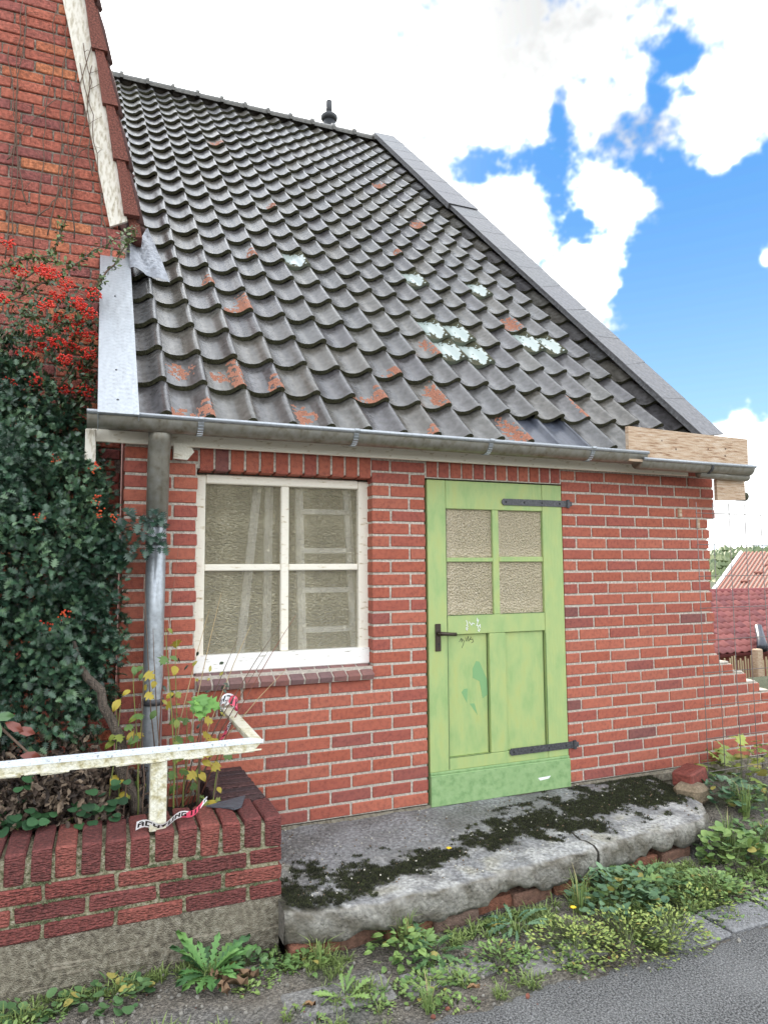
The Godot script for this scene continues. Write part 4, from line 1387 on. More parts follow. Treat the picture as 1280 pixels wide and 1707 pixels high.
# ---------------------------------------------------------------- far away to the right
func far_places() -> void:
	# low house with a dark red tiled roof
	var b := thing("village_house", Vector3(17, -2.2, -10), "village house with a dark red tiled roof seen through the wire mesh", "house")
	var st := begin()
	cbox(st, Vector3(16.5, -1.9, -11.2), Vector3(11, 3.2, 3.6))
	piece(b, "wall", finish(st, M.old_brick_plain))
	var rs := begin()
	var r0 := Vector3(10.8, -0.55, -9.0)
	var up := (Vector3(0, 0.924, -11.0) - Vector3(0, -0.51, -9.0))
	prism(rs, [r0, r0 + Vector3(11.4, 0, 0), r0 + Vector3(11.4, 0, 0) + up, r0 + up], Vector3(0, -0.06, -0.05))
	prism(rs, [r0 + up, r0 + up + Vector3(11.4, 0, 0), r0 + Vector3(11.4, 0, -4.4), r0 + Vector3(0, 0, -4.4)], Vector3(0, -0.06, 0.05))
	var rf := piece(b, "roof", finish(rs, M.far_deck))
	var L := up.length()
	var bas := Basis(Vector3.RIGHT, up / L, Vector3.RIGHT.cross(up / L))
	for row in 11:
		for col in 22:
			var v := rng.randi_range(0, 3)
			var key := "far%d" % v
			if not cache.has(key):
				var ts := begin(true)
				ts.set_color([Color(0.27, 0.085, 0.08), Color(0.24, 0.075, 0.07), Color(0.3, 0.1, 0.09), Color(0.21, 0.07, 0.068)][v])
				var pr := [[0.0, 0.03], [0.25, 0.0], [0.5, 0.005], [0.75, 0.05], [1.0, 0.04]]
				for i in 4:
					var q := [Vector3(pr[i][0] * 0.25, 0, pr[i][1] + 0.03), Vector3(pr[i + 1][0] * 0.25, 0, pr[i + 1][1] + 0.03), Vector3(pr[i + 1][0] * 0.25, 0.25, pr[i + 1][1]), Vector3(pr[i][0] * 0.25, 0.25, pr[i][1])]
					facing(ts, q, Vector3.BACK)
					facing(ts, [q[0], q[1], q[1] - Vector3(0, 0, 0.03), q[0] - Vector3(0, 0, 0.03)], Vector3.DOWN)
				cache[key] = finish(ts, M.far_tile)
			piece(rf, "roof_tile", cache[key], Transform3D(bas, r0 + Vector3(2.3 + col * 0.25, 0.03, 0.03) + up * (row * 0.0915)))
	var ms := begin(true)
	tube(ms, [r0 + up + Vector3(0, 0.03, 0), r0 + up + Vector3(11.4, 0.03, 0)], [0.09], 10)
	piece(rf, "ridge", finish(ms, M.far_deck))
	# grey metal chute on that roof
	var cs := begin(true)
	tube(cs, [Vector3(14.9, 0.1, -9.15), Vector3(14.75, -0.25, -8.95), Vector3(14.6, -0.42, -8.8)], [0.09, 0.11, 0.14], 10)
	piece(b, "metal_chute", finish(cs, M.flat_tile))
	# house behind with a ribbed roof
	var a := thing("barn", Vector3(22, -4, -15), "farther house with a ribbed red and white roof above the dark red one", "house")
	var v := Vector3(0.9, 0, -0.436)
	var r := Vector3(0.436, 0, 0.9)
	var A0 := Vector3(19.86, 0.76, -15.0)
	var slope := v * 3.78 + Vector3(0, 1.43, 0)
	var ws := begin()
	prism(ws, [A0 + v * 0.1 - r * -0.1, A0 + v * 7.4 + r * 0.1, A0 + v * 7.4 + r * 2.7, A0 + v * 0.1 + r * 2.7], Vector3(0, -5.5, 0))
	piece(a, "wall", finish(ws, M.far_wall))
	var ps := begin()
	prism(ps, [A0, A0 + slope, A0 + slope + r * 2.8, A0 + r * 2.8], Vector3(0, -0.06, 0))
	prism(ps, [A0 + slope, A0 + v * 7.56, A0 + v * 7.56 + r * 2.8, A0 + slope + r * 2.8], Vector3(0, -0.06, 0))
	prism(ps, [A0, A0 + slope, A0 + v * 7.56], r * 0.05)
	var ra := piece(a, "roof", finish(ps, M.far_pale))
	var n := slope.cross(r).normalized()
	if n.y < 0: n = -n
	for i in 19:
		var rb := begin()
		var o := A0 + r * (0.12 + i * 0.145) + n * 0.03
		tube(rb, [o - slope * 0.01, o + slope * 1.0], [0.042], 5)
		piece(ra, "rib", finish(rb, M.far_rib))
	var vb := begin()
	tube(vb, [A0 - r * 0.03 + n * 0.04, A0 - r * 0.03 + slope + n * 0.04], [0.07], 6)
	piece(ra, "verge", finish(vb, M.white_paint))
	for q in [[1.35, 0.62], [1.1, 0.42], [0.85, 0.2], [2.0, 0.5]]:
		var pb := begin()
		cbox(pb, Vector3.ZERO, Vector3(0.3, 0.05, 0.16), 0.01)
		piece(ra, "red_patch", finish(pb, M.verge_red), Transform3D(Basis(r, n, r.cross(n)), A0 + r * q[0] + slope * q[1] + n * 0.07))
	# reed screen with a post, and the grey garden wall under it
	var f := thing("reed_fence", Vector3(14.5, -2.0, -8.6), "thin reed screen standing on the grey garden wall below", "fence")
	for i in 46:
		var fs := begin()
		var x := 12.4 + i * 0.085
		var hh := -0.62 + rng.randf_range(-0.06, 0.1)
		cbox(fs, Vector3(x, (hh - 1.3) / 2, -8.6 + rng.randf_range(-0.02, 0.02)), Vector3(0.03, hh + 1.3, 0.02))
		piece(f, "reed", finish(fs, M.reed))
	var po := begin()
	cbox(po, Vector3(14.05, -0.85, -8.5), Vector3(0.2, 0.95, 0.16), 0.02)
	piece(f, "post", finish(po, M.raw_wood))
	var gs := begin()
	cbox(gs, Vector3(14.5, -1.75, -8.35), Vector3(5.5, 1.3, 0.2), 0.02)
	var gw := piece(self, "garden_wall", finish(gs, M.base_concrete))
	tag(gw, "grey rendered garden wall beyond the broken brick edge", "wall")
	# the wooded ridge on the horizon
	var hs := begin(true)
	var prev := []
	for i in 121:
		var an := deg_to_rad(lerpf(10.0, 100.0, i / 120.0))
		var d := 620.0
		var top := 6.0 + gn.get_noise_1d(i * 0.8) * 9.0 + gn.get_noise_1d(i * 5.0 + 60.0) * 2.5
		var dirv := Vector3(sin(an), 0, -cos(an))
		var cur := [dirv * (d - 220.0) + Vector3(0, -26, 0), dirv * (d - 90.0) + Vector3(0, -12.0 + top * 0.3, 0), dirv * d + Vector3(0, top, 0), dirv * (d + 200.0) + Vector3(0, -20, 0)]
		if prev.size():
			for k in 3: facing(hs, [prev[k], cur[k], cur[k + 1], prev[k + 1]], Vector3.UP)
		prev = cur
	var hm := piece(self, "hills", finish(hs, M.hill))
	tag(hm, "low wooded ridge on the horizon", "", "", "structure")
	var tst := begin()
	for i in 7:
		var o := Vector3(rng.randf_range(-2.5, 2.5), rng.randf_range(1.5, 5.0), rng.randf_range(-2.5, 2.5))
		var s := rng.randf_range(2.0, 3.2)
		for q in [[Vector3.UP, Vector3.RIGHT, Vector3.BACK], [Vector3.UP, Vector3.BACK, Vector3.LEFT], [Vector3.UP, Vector3.LEFT, Vector3.FORWARD], [Vector3.UP, Vector3.FORWARD, Vector3.RIGHT]]:
			facing(tst, [o + q[0] * s, o + q[1] * s, o + q[2] * s], (q[0] + q[1] + q[2]))
			facing(tst, [o - q[0] * s, o + q[1] * s, o + q[2] * s], (-q[0] + q[1] + q[2]))
	var tm := finish(tst, M.herb)
	var xfs := []
	var cols := []
	for i in 1500:
		var an := deg_to_rad(rng.randf_range(40.0, 60.0))
		var d := rng.randf_range(420.0, 640.0)
		var t := (d - 400.0) / 220.0
		xfs.append(Transform3D(rand_basis(0.1).scaled(Vector3.ONE * rng.randf_range(0.8, 1.6)), Vector3(sin(an) * d, lerpf(-26.0, 5.0, t * t), -cos(an) * d)))
		var g := rng.randf()
		cols.append(Color(0.07, 0.11, 0.05).lerp(Color(0.14, 0.17, 0.06), g))
	var wd := scatter(self, "woods", tm, xfs, cols)
	tag(wd, "distant trees covering the ridge", "trees")


# ---------------------------------------------------------------- planter
func planter() -> void:
	var root := thing("brick_planter", Vector3(-1.2, 0, 0.6), "dark red rustic brick planter wall on a concrete base in front of the holly", "planter")
	var st := begin()
	# mortar cores: front wall, right return, left side and back are outside the picture
	cbox(st, Vector3(-1.455, 0.366, 0.595), Vector3(2.98, 0.31, 0.255))
	cbox(st, Vector3(-0.065, 0.366, 0.235), Vector3(0.2, 0.31, 0.465))
	piece(root, "wall", finish(st, M.planter_mortar))
	var cs := begin()
	prism(cs, [Vector3(-2.95, -0.03, 0.738), Vector3(0.05, -0.03, 0.738), Vector3(0.047, 0.212, 0.733), Vector3(-2.95, 0.212, 0.733)], Vector3(0, 0, -0.28))
	cbox(cs, Vector3(-0.06, 0.09, 0.22), Vector3(0.214, 0.238, 0.46))
	for i in 14:
		cbox(cs, Vector3(rng.randf_range(-1.6, 0.0), rng.randf_range(0.03, 0.09), 0.735), Vector3(rng.randf_range(0.1, 0.3), rng.randf_range(0.03, 0.07), rng.randf_range(0.005, 0.02)), 0.006, Transform3D.IDENTITY, 0.006)
	piece(root, "base", finish(cs, M.base_concrete))
	var wall := root.get_node("wall")
	var pal := [Color(0.33, 0.085, 0.068), Color(0.29, 0.075, 0.063), Color(0.37, 0.098, 0.075), Color(0.25, 0.07, 0.062), Color(0.32, 0.09, 0.075), Color(0.39, 0.11, 0.085)]
	var list := []
	# coping: bricks on edge, wide joints
	var x := 0.043
	while x > -2.8:
		var w := 0.074 + rng.randf_range(-0.003, 0.003)
		var m := brick_mesh(w, 0.122, 0.272, rng.randi_range(0, 5), pal, M.rustic, "coping", 0.007, 0.004)
		list.append([Transform3D(Basis(Vector3.RIGHT, rng.randf_range(-0.012, 0.012)) * Basis(Vector3.BACK, rng.randf_range(-0.015, 0.015)), Vector3(x - w / 2, 0.486 + rng.randf_range(-0.004, 0.004), 0.6 + rng.randf_range(-0.005, 0.005))), m, 5.0 + x])
		x -= w + 0.0165
	# three stretcher courses below
	for k in 3:
		var y := 0.383 - k * 0.0715
		x = 0.046
		var first := true
		while x > -2.8:
			var l := (0.135 if k != 1 else 0.24) if first else 0.248
			first = false
			var m := brick_mesh(l, 0.058, 0.11, rng.randi_range(0, 5), pal, M.rustic, "stretch", 0.006, 0.003)
			list.append([Transform3D(Basis(Vector3.BACK, rng.randf_range(-0.008, 0.008)), Vector3(x - l / 2, y, 0.678 + rng.randf_range(-0.003, 0.003))), m, 4.0 + x])
			x -= l + 0.0145
	# return wall towards the house: a row laid across, dark and weathered
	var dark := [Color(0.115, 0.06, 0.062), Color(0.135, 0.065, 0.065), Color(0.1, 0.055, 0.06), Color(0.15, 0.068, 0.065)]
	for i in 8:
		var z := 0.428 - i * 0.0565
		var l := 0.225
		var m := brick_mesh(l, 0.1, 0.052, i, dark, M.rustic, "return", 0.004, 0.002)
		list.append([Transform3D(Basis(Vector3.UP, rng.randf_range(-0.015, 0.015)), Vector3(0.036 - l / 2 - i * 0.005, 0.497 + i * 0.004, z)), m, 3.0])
	for k in 3:
		var y := 0.383 - k * 0.0715
		for i in 2:
			var m := brick_mesh(0.11, 0.058, 0.2, rng.randi_range(0, 5), pal, M.rustic, "side", 0.006, 0.003)
			list.append([Transform3D(Basis.IDENTITY, Vector3(-0.012, y, 0.1 + i * 0.22)), m, 2.0])
	lay_bricks(wall, list, 298, "brickwork")
	var so := begin(true)
	for i in 24:
		for j in 10:
			var f := func(a: int, b: int) -> Vector3:
				var xx := lerpf(-2.9, -0.16, a / 24.0)
				var zz := lerpf(-1.0, 0.48, b / 10.0)
				return Vector3(xx, 0.42 + gn.get_noise_2d(xx * 12.0, zz * 12.0) * 0.06, zz)
			facing(so, [f.call(i, j), f.call(i + 1, j), f.call(i + 1, j + 1), f.call(i, j + 1)], Vector3.UP)
	piece(root, "soil", finish(so, M.soil))
	# moss in the joints
	var xfs := []
	var cols := []
	var cst := begin()
	cbox(cst, Vector3.ZERO, Vector3(0.012, 0.008, 0.01), 0.003)
	var cm := finish(cst, M.moss)
	for i in 900:
		var px := rng.randf_range(-1.3, 0.0)
		var row := rng.randi_range(0, 2)
		if gn.get_noise_2d(px * 12.0, row * 20.0) < 0.06: continue
		xfs.append(Transform3D(rand_basis(1.0).scaled(Vector3.ONE * rng.randf_range(0.35, 0.9)), Vector3(px, 0.4205 - row * 0.0715 + rng.randf_range(-0.006, 0.004), 0.726 + rng.randf_range(0.0, 0.006))))
		cols.append(Color(0.06, 0.075, 0.03).lerp(Color(0.14, 0.15, 0.08), rng.randf()))
	scatter(root, "joint_moss", cm, xfs, cols)


func railing() -> void:
	var root := thing("white_railing", Vector3(-0.47, 0.545, 0.63), "weathered white angle railing with one post standing on the planter wall", "railing")
	var y := 0.862
	var ts := begin()
	# top flange, mitred at the corner where it turns back to the house
	prism(ts, [Vector3(-2.6, y + 0.004, 0.7), Vector3(-0.028, y - 0.004, 0.7), Vector3(-0.075, y - 0.004, 0.645), Vector3(-2.6, y + 0.004, 0.645)], Vector3(0, 0.014, 0))
	var rail := piece(root, "rail", finish(ts, M.rail))
	var fs := begin()
	prism(fs, [Vector3(-2.6, y - 0.036, 0.698), Vector3(-0.07, y - 0.036, 0.698), Vector3(-0.04, y - 0.004, 0.698), Vector3(-2.6, y + 0.004, 0.698)], Vector3(0, 0, -0.01))
	for i in 26:
		var px := rng.randf_range(-1.2, -0.06)
		cbox(fs, Vector3(px, y - 0.036 + rng.randf_range(-0.004, 0.003), 0.6965), Vector3(rng.randf_range(0.03, 0.09), 0.008, 0.006), 0.002, Transform3D.IDENTITY, 0.002)
	piece(root, "flange", finish(fs, M.rail_stained))
	var rs := begin()
	prism(rs, [Vector3(-0.034, y - 0.002, 0.694), Vector3(-0.08, y - 0.002, 0.64), Vector3(-0.125, y + 0.03, 0.02), Vector3(-0.065, y + 0.03, 0.02)], Vector3(0, 0.012, 0))
	prism(rs, [Vector3(-0.06, y - 0.032, 0.66), Vector3(-0.06, y - 0.004, 0.66), Vector3(-0.09, y + 0.028, 0.02), Vector3(-0.09, y, 0.02)], Vector3(-0.01, 0, 0))
	piece(root, "return_rail", finish(rs, M.rail_stained))
	var ps := begin()
	cbox(ps, Vector3(-0.484, 0.69, 0.66), Vector3(0.03, 0.3, 0.07), 0.003)
	cbox(ps, Vector3(-0.452, 0.69, 0.68), Vector3(0.038, 0.3, 0.03), 0.003)
	piece(root, "post", finish(ps, M.rail_stained))
	tag(rail, "pale top flange")


func fence() -> void:
	var root := thing("mesh_fence", Vector3(3.6, 0.0, 0.5), "thin grey welded wire fence panel in front of the broken wall end", "fence")
	var z := 0.5
	for i in 15:
		var x := 2.77 + i * 0.14
		var st := begin(true)
		var b := rng.randf_range(-0.004, 0.004)
		tube(st, [Vector3(x, 0.34, z), Vector3(x + b, 1.0, z + b), Vector3(x, 2.03, z)], [0.0025], 5)
		piece(root, "wire", finish(st, M.wire))
	for i in 9:
		var y := 0.36 + i * 0.2
		var st := begin(true)
		tube(st, [Vector3(2.76, y, z + 0.003), Vector3(3.6, y + rng.randf_range(-0.004, 0.004), z + 0.003), Vector3(4.6, y, z + 0.003)], [0.0025], 5)
		piece(root, "wire", finish(st, M.wire))


func ribbon(path: Array, w: Vector3, m: Material) -> ArrayMesh:
	var verts := PackedVector3Array()
	var uvs := PackedVector2Array()
	var idx := PackedInt32Array()
	var L := 0.0
	for i in path.size():
		if i: L += (path[i][0] as Vector3).distance_to(path[i - 1][0])
		var ww: Vector3 = path[i][1] if path[i].size() > 1 else w
		verts.append((path[i][0] as Vector3) - ww * 0.5)
		verts.append((path[i][0] as Vector3) + ww * 0.5)
		uvs.append(Vector2(L / 0.34, 1))
		uvs.append(Vector2(L / 0.34, 0))
	for i in path.size() - 1:
		var a := i * 2
		idx.append_array(PackedInt32Array([a, a + 1, a + 2, a + 1, a + 3, a + 2]))
	var st := SurfaceTool.new()
	st.begin(Mesh.PRIMITIVE_TRIANGLES)
	for i in idx:
		st.set_uv(uvs[i])
		st.add_vertex(verts[i])
	st.generate_normals()
	var am := st.commit()
	am.surface_set_material(0, m)
	return am


func tape_print() -> Texture2D:
	# printed barrier tape: bold black capitals on white, pink-red slanted blocks between
	var im := Image.create(256, 64, false, Image.FORMAT_RGB8)
	im.fill(Color(0.93, 0.93, 0.93))
	for x in 256:
		for y in 64:
			var s := x + y * 0.5
			if s > 186 and s < 272: im.set_pixel(x, y, Color(0.86, 0.32, 0.42))
	var glyph := {"U": ["1001", "1001", "1001", "1001", "1111"], "N": ["1001", "1101", "1011", "1001", "1001"], "T": ["1111", "0110", "0110", "0110", "0110"], "H": ["1001", "1001", "1111", "1001", "1001"], "C": ["1111", "1000", "1000", "1000", "1111"], "A": ["0110", "1001", "1111", "1001", "1001"], "G": ["1111", "1000", "1011", "1001", "1111"]}
	var x0 := 6
	for ch in "ACHTUNG":
		var g: Array = glyph[ch]
		for r in 5:
			for c in 4:
				if g[r][c] == "1": im.fill_rect(Rect2i(x0 + c * 5, 12 + r * 8, 6, 9), Color(0.03, 0.03, 0.03))
		x0 += 25
	for k in 3: im.fill_rect(Rect2i(196 + k * 18, 4 + k * 6, 7, 44), Color(0.05, 0.03, 0.04))
	return ImageTexture.create_from_image(im)


func small_things() -> void:
	var tm := StandardMaterial3D.new()
	tm.albedo_texture = tape_print()
	tm.roughness = 0.4
	tm.cull_mode = BaseMaterial3D.CULL_DISABLED
	var path := []
	for i in 26:
		var t := i / 25.0
		var p := Vector3(lerpf(-0.55, -0.25, t), 0.565 + 0.012 * sin(t * 14.0) + 0.03 * pow(t, 2.0), 0.70 - 0.12 * pow(absf(t - 0.28) * 1.5, 1.6))
		path.append([p, Vector3(0.003, 0.038, 0.022 * sin(t * 5.0) + 0.012) * (1.0 - 0.55 * t * t)])
	var t1 := piece(self, "barrier_tape", ribbon(path, Vector3.UP * 0.03, tm))
	tag(t1, "pink and white barrier tape with black capitals wound round the railing post foot", "tape")
	path = []
	for i in 30:
		var t := i / 29.0
		var an := t * TAU * 1.6
		path.append([Vector3(-0.09 + 0.04 * cos(an) + 0.02 * t, 0.915 + 0.035 * sin(an) - 0.01 * t, 0.06 + 0.05 * t + 0.012 * sin(an * 2.3)), Vector3(0.02 * sin(an), 0.045, 0.03 * cos(an * 1.4))])
	for i in 9:
		var t := i / 8.0
		path.append([Vector3(-0.05 - 0.1 * t, 0.88 - 0.15 * t, 0.12 + 0.06 * t), Vector3(0.02, 0.012, 0.01)])
	var t2 := piece(self, "barrier_tape", ribbon(path, Vector3.UP * 0.04, tm))
	tag(t2, "crumpled white and red barrier tape knotted on the rail end by the wall", "tape")
	var ss := begin()
	ss.set_color(Color(0.12, 0.13, 0.155))
	prism(ss, [Vector3(-0.245, 0.552, 0.51), Vector3(-0.06, 0.556, 0.45), Vector3(-0.1, 0.553, 0.58), Vector3(-0.135, 0.552, 0.6), Vector3(-0.165, 0.552, 0.565)], Vector3(0, 0.007, 0))
	var sl := piece(self, "slate_shard", finish(ss, M.slate))
	tag(sl, "broken triangular piece of grey slate lying on the planter coping", "slate")
	# loose brick with a ribbed top at the far end of the step
	var bs := begin()
	bs.set_color(Color(0.3, 0.075, 0.055))
	cbox(bs, Vector3.ZERO, Vector3(0.23, 0.085, 0.13), 0.008, Transform3D.IDENTITY, 0.004)
	for i in 8: cbox(bs, Vector3(-0.09 + i * 0.026, 0.044, -0.01), Vector3(0.014, 0.012, 0.1), 0.003)
	var lb := piece(self, "loose_brick", finish(bs, M.old_brick), Transform3D(Basis(Vector3.UP, 0.35) * Basis(Vector3.BACK, 0.06), Vector3(2.84, 0.268, 0.28)))
	tag(lb, "loose dark red ribbed brick lying at the right end of the step", "brick")
	var us := begin()
	us.set_color(Color(0.34, 0.26, 0.17))
	cbox(us, Vector3(0, 0, 0), Vector3(0.2, 0.13, 0.16), 0.03, Transform3D.IDENTITY, 0.015)
	var lump := piece(self, "mortar_lump", finish(us, M.stone), Transform3D(Basis(Vector3.UP, 0.4), Vector3(2.76, 0.19, 0.36)))
	tag(lump, "mossy lump of old masonry under the loose brick", "rubble")
	# step ladder in the room behind the window
	var lad := thing("step_ladder", Vector3(0.3, 0.17, -0.5), "white step ladder standing in the room behind the rippled window", "ladder")
	for s in [[Vector3(0.42, 0.17, -0.22), Vector3(0.36, 2.15, -0.19)], [Vector3(0.78, 0.17, -0.22), Vector3(0.66, 2.15, -0.19)], [Vector3(-0.05, 0.17, -0.3), Vector3(0.12, 2.15, -0.2)], [Vector3(0.2, 0.17, -0.36), Vector3(0.19, 2.15, -0.22)]]:
		var st := begin()
		tube(st, [s[0], s[1]], [0.027], 6)
		piece(lad, "leg", finish(st, M.white_paint))
	for i in 8:
		var t := 0.08 + i * 0.118
		var a := Vector3(0.42, 0.17, -0.22).lerp(Vector3(0.36, 2.15, -0.19), t)
		var b := Vector3(0.78, 0.17, -0.22).lerp(Vector3(0.66, 2.15, -0.19), t)
		var st := begin()
		cbox(st, (a + b) / 2, Vector3(b.x - a.x, 0.03, 0.07))
		piece(lad, "step", finish(st, M.white_paint))


# ---------------------------------------------------------------- plants
func leaf_shape(kind: String) -> ArrayMesh:
	# a leaf of length 1 along z, its upper side towards y
	if cache.has("leaf" + kind): return cache["leaf" + kind]
	var edge := []       # [along, half width, height]
	match kind:
		"holly":
			edge = [[0.0, 0.02, 0.0], [0.1, 0.08, 0.02], [0.2, 0.4, 0.2], [0.29, 0.1, 0.02], [0.42, 0.46, 0.24], [0.51, 0.11, 0.03], [0.66, 0.4, 0.2], [0.73, 0.08, 0.02], [0.88, 0.22, 0.1], [0.9, 0.04, 0.0], [1.05, 0.0, -0.06]]
		"small":
			edge = [[0.0, 0.03, 0.0], [0.3, 0.2, 0.04], [0.65, 0.24, 0.04], [1.0, 0.0, -0.03]]
		"oval":
			edge = [[0.0, 0.03, 0.0], [0.15, 0.2, 0.05], [0.4, 0.32, 0.07], [0.7, 0.25, 0.03], [1.0, 0.0, -0.12]]
		"round":
			edge = [[0.0, 0.1, 0.03], [0.1, 0.36, 0.1], [0.3, 0.5, 0.1], [0.55, 0.5, 0.07], [0.8, 0.34, 0.03], [0.95, 0.15, 0.0], [1.0, 0.0, 0.0]]
		"dandelion":
			edge = [[0.0, 0.02, 0.0], [0.15, 0.03, 0.01], [0.24, 0.085, 0.03], [0.27, 0.03, 0.01], [0.38, 0.11, 0.04], [0.42, 0.035, 0.01], [0.53, 0.125, 0.04], [0.57, 0.045, 0.01], [0.7, 0.14, 0.03], [0.74, 0.06, 0.0], [0.86, 0.11, -0.02], [1.0, 0.0, -0.1]]
		"dry":
			edge = [[0.0, 0.04, 0.0], [0.25, 0.2, 0.2], [0.5, 0.12, 0.3], [0.75, 0.22, 0.1], [1.0, 0.0, 0.35]]
		"ivy":
			edge = [[0.0, 0.05, 0.0], [0.08, 0.45, 0.05], [0.2, 0.3, 0.02], [0.45, 0.48, 0.03], [0.55, 0.24, 0.01], [0.8, 0.2, 0.0], [1.0, 0.0, -0.05]]
		"maple":
			edge = [[0.0, 0.06, 0.0], [0.1, 0.42, -0.03], [0.22, 0.26, 0.0], [0.4, 0.58, -0.08], [0.5, 0.24, 0.0], [0.72, 0.3, -0.05], [0.8, 0.12, -0.02], [1.0, 0.0, -0.12]]
	var bow := 0.0
	if kind in ["dandelion", "oval"]: bow = 0.12
	var st := begin(true)
	for i in edge.size() - 1:
		var a: Array = edge[i]
		var b: Array = edge[i + 1]
		var ca := Vector3(0, -bow * a[0] * a[0], a[0])
		var cb := Vector3(0, -bow * b[0] * b[0], b[0])
		for s in [-1.0, 1.0]:
			var ea: Vector3 = ca + Vector3(s * a[1], a[2], 0)
			var eb: Vector3 = cb + Vector3(s * b[1], b[2], 0)
			for t in [[ca, ea, eb], [ca, eb, cb]]:
				if ((t[1] - t[0]) as Vector3).cross(t[2] - t[0]).length_squared() > 1e-12:
					facing(st, t, Vector3.UP)
	var m := finish(st, M.leaf if kind in ["holly", "small", "ivy"] else M.dry if kind == "dry" else M.herb)
	cache["leaf" + kind] = m
	return m


func leaf_at(p: Vector3, f: Vector3, n: Vector3, size: float) -> Transform3D:
	f = f.normalized()
	n = (n - f * n.dot(f)).normalized()
	return Transform3D(Basis(n.cross(f) * size, n * size, f * size), p)


func rnd3() -> Vector3:
	while true:
		var v := Vector3(rng.randf_range(-1, 1), rng.randf_range(-1, 1), rng.randf_range(-1, 1))
		if v.length_squared() < 1.0 and v.length_squared() > 0.01: return v
	return Vector3.UP


func blocked(p: Vector3) -> bool:
	return p.x > -0.66 and p.z < 0.03 or p.z < GZ + 0.04


func berry_shape() -> ArrayMesh:
	if cache.has("berry"): return cache["berry"]
	var s := SphereMesh.new()
	s.radius = 0.5
	s.height = 0.94
	s.radial_segments = 8
	s.rings = 4
	var st := SurfaceTool.new()
	st.create_from(s, 0)
	var m: ArrayMesh = st.commit()
	m.surface_set_material(0, M.berry)
	cache["berry"] = m
	return m


func tinted(kind: String, c: Color) -> ArrayMesh:
	# the leaf shape with its own colour, for single leaves
	var key := "tint%s%s" % [kind, c]
	if cache.has(key): return cache[key]
	var src := leaf_shape(kind)
	var arr := src.surface_get_arrays(0)
	var cols := PackedColorArray()
	cols.resize((arr[Mesh.ARRAY_VERTEX] as PackedVector3Array).size())
	cols.fill(c)
	arr[Mesh.ARRAY_COLOR] = cols
	var am := ArrayMesh.new()
	am.add_surface_from_arrays(Mesh.PRIMITIVE_TRIANGLES, arr)
	am.surface_set_material(0, src.surface_get_material(0))
	cache[key] = am
	return am


const HOLLY_DARK := [Color(0.014, 0.036, 0.022), Color(0.023, 0.056, 0.033), Color(0.038, 0.083, 0.046), Color(0.06, 0.116, 0.062), Color(0.095, 0.165, 0.08)]


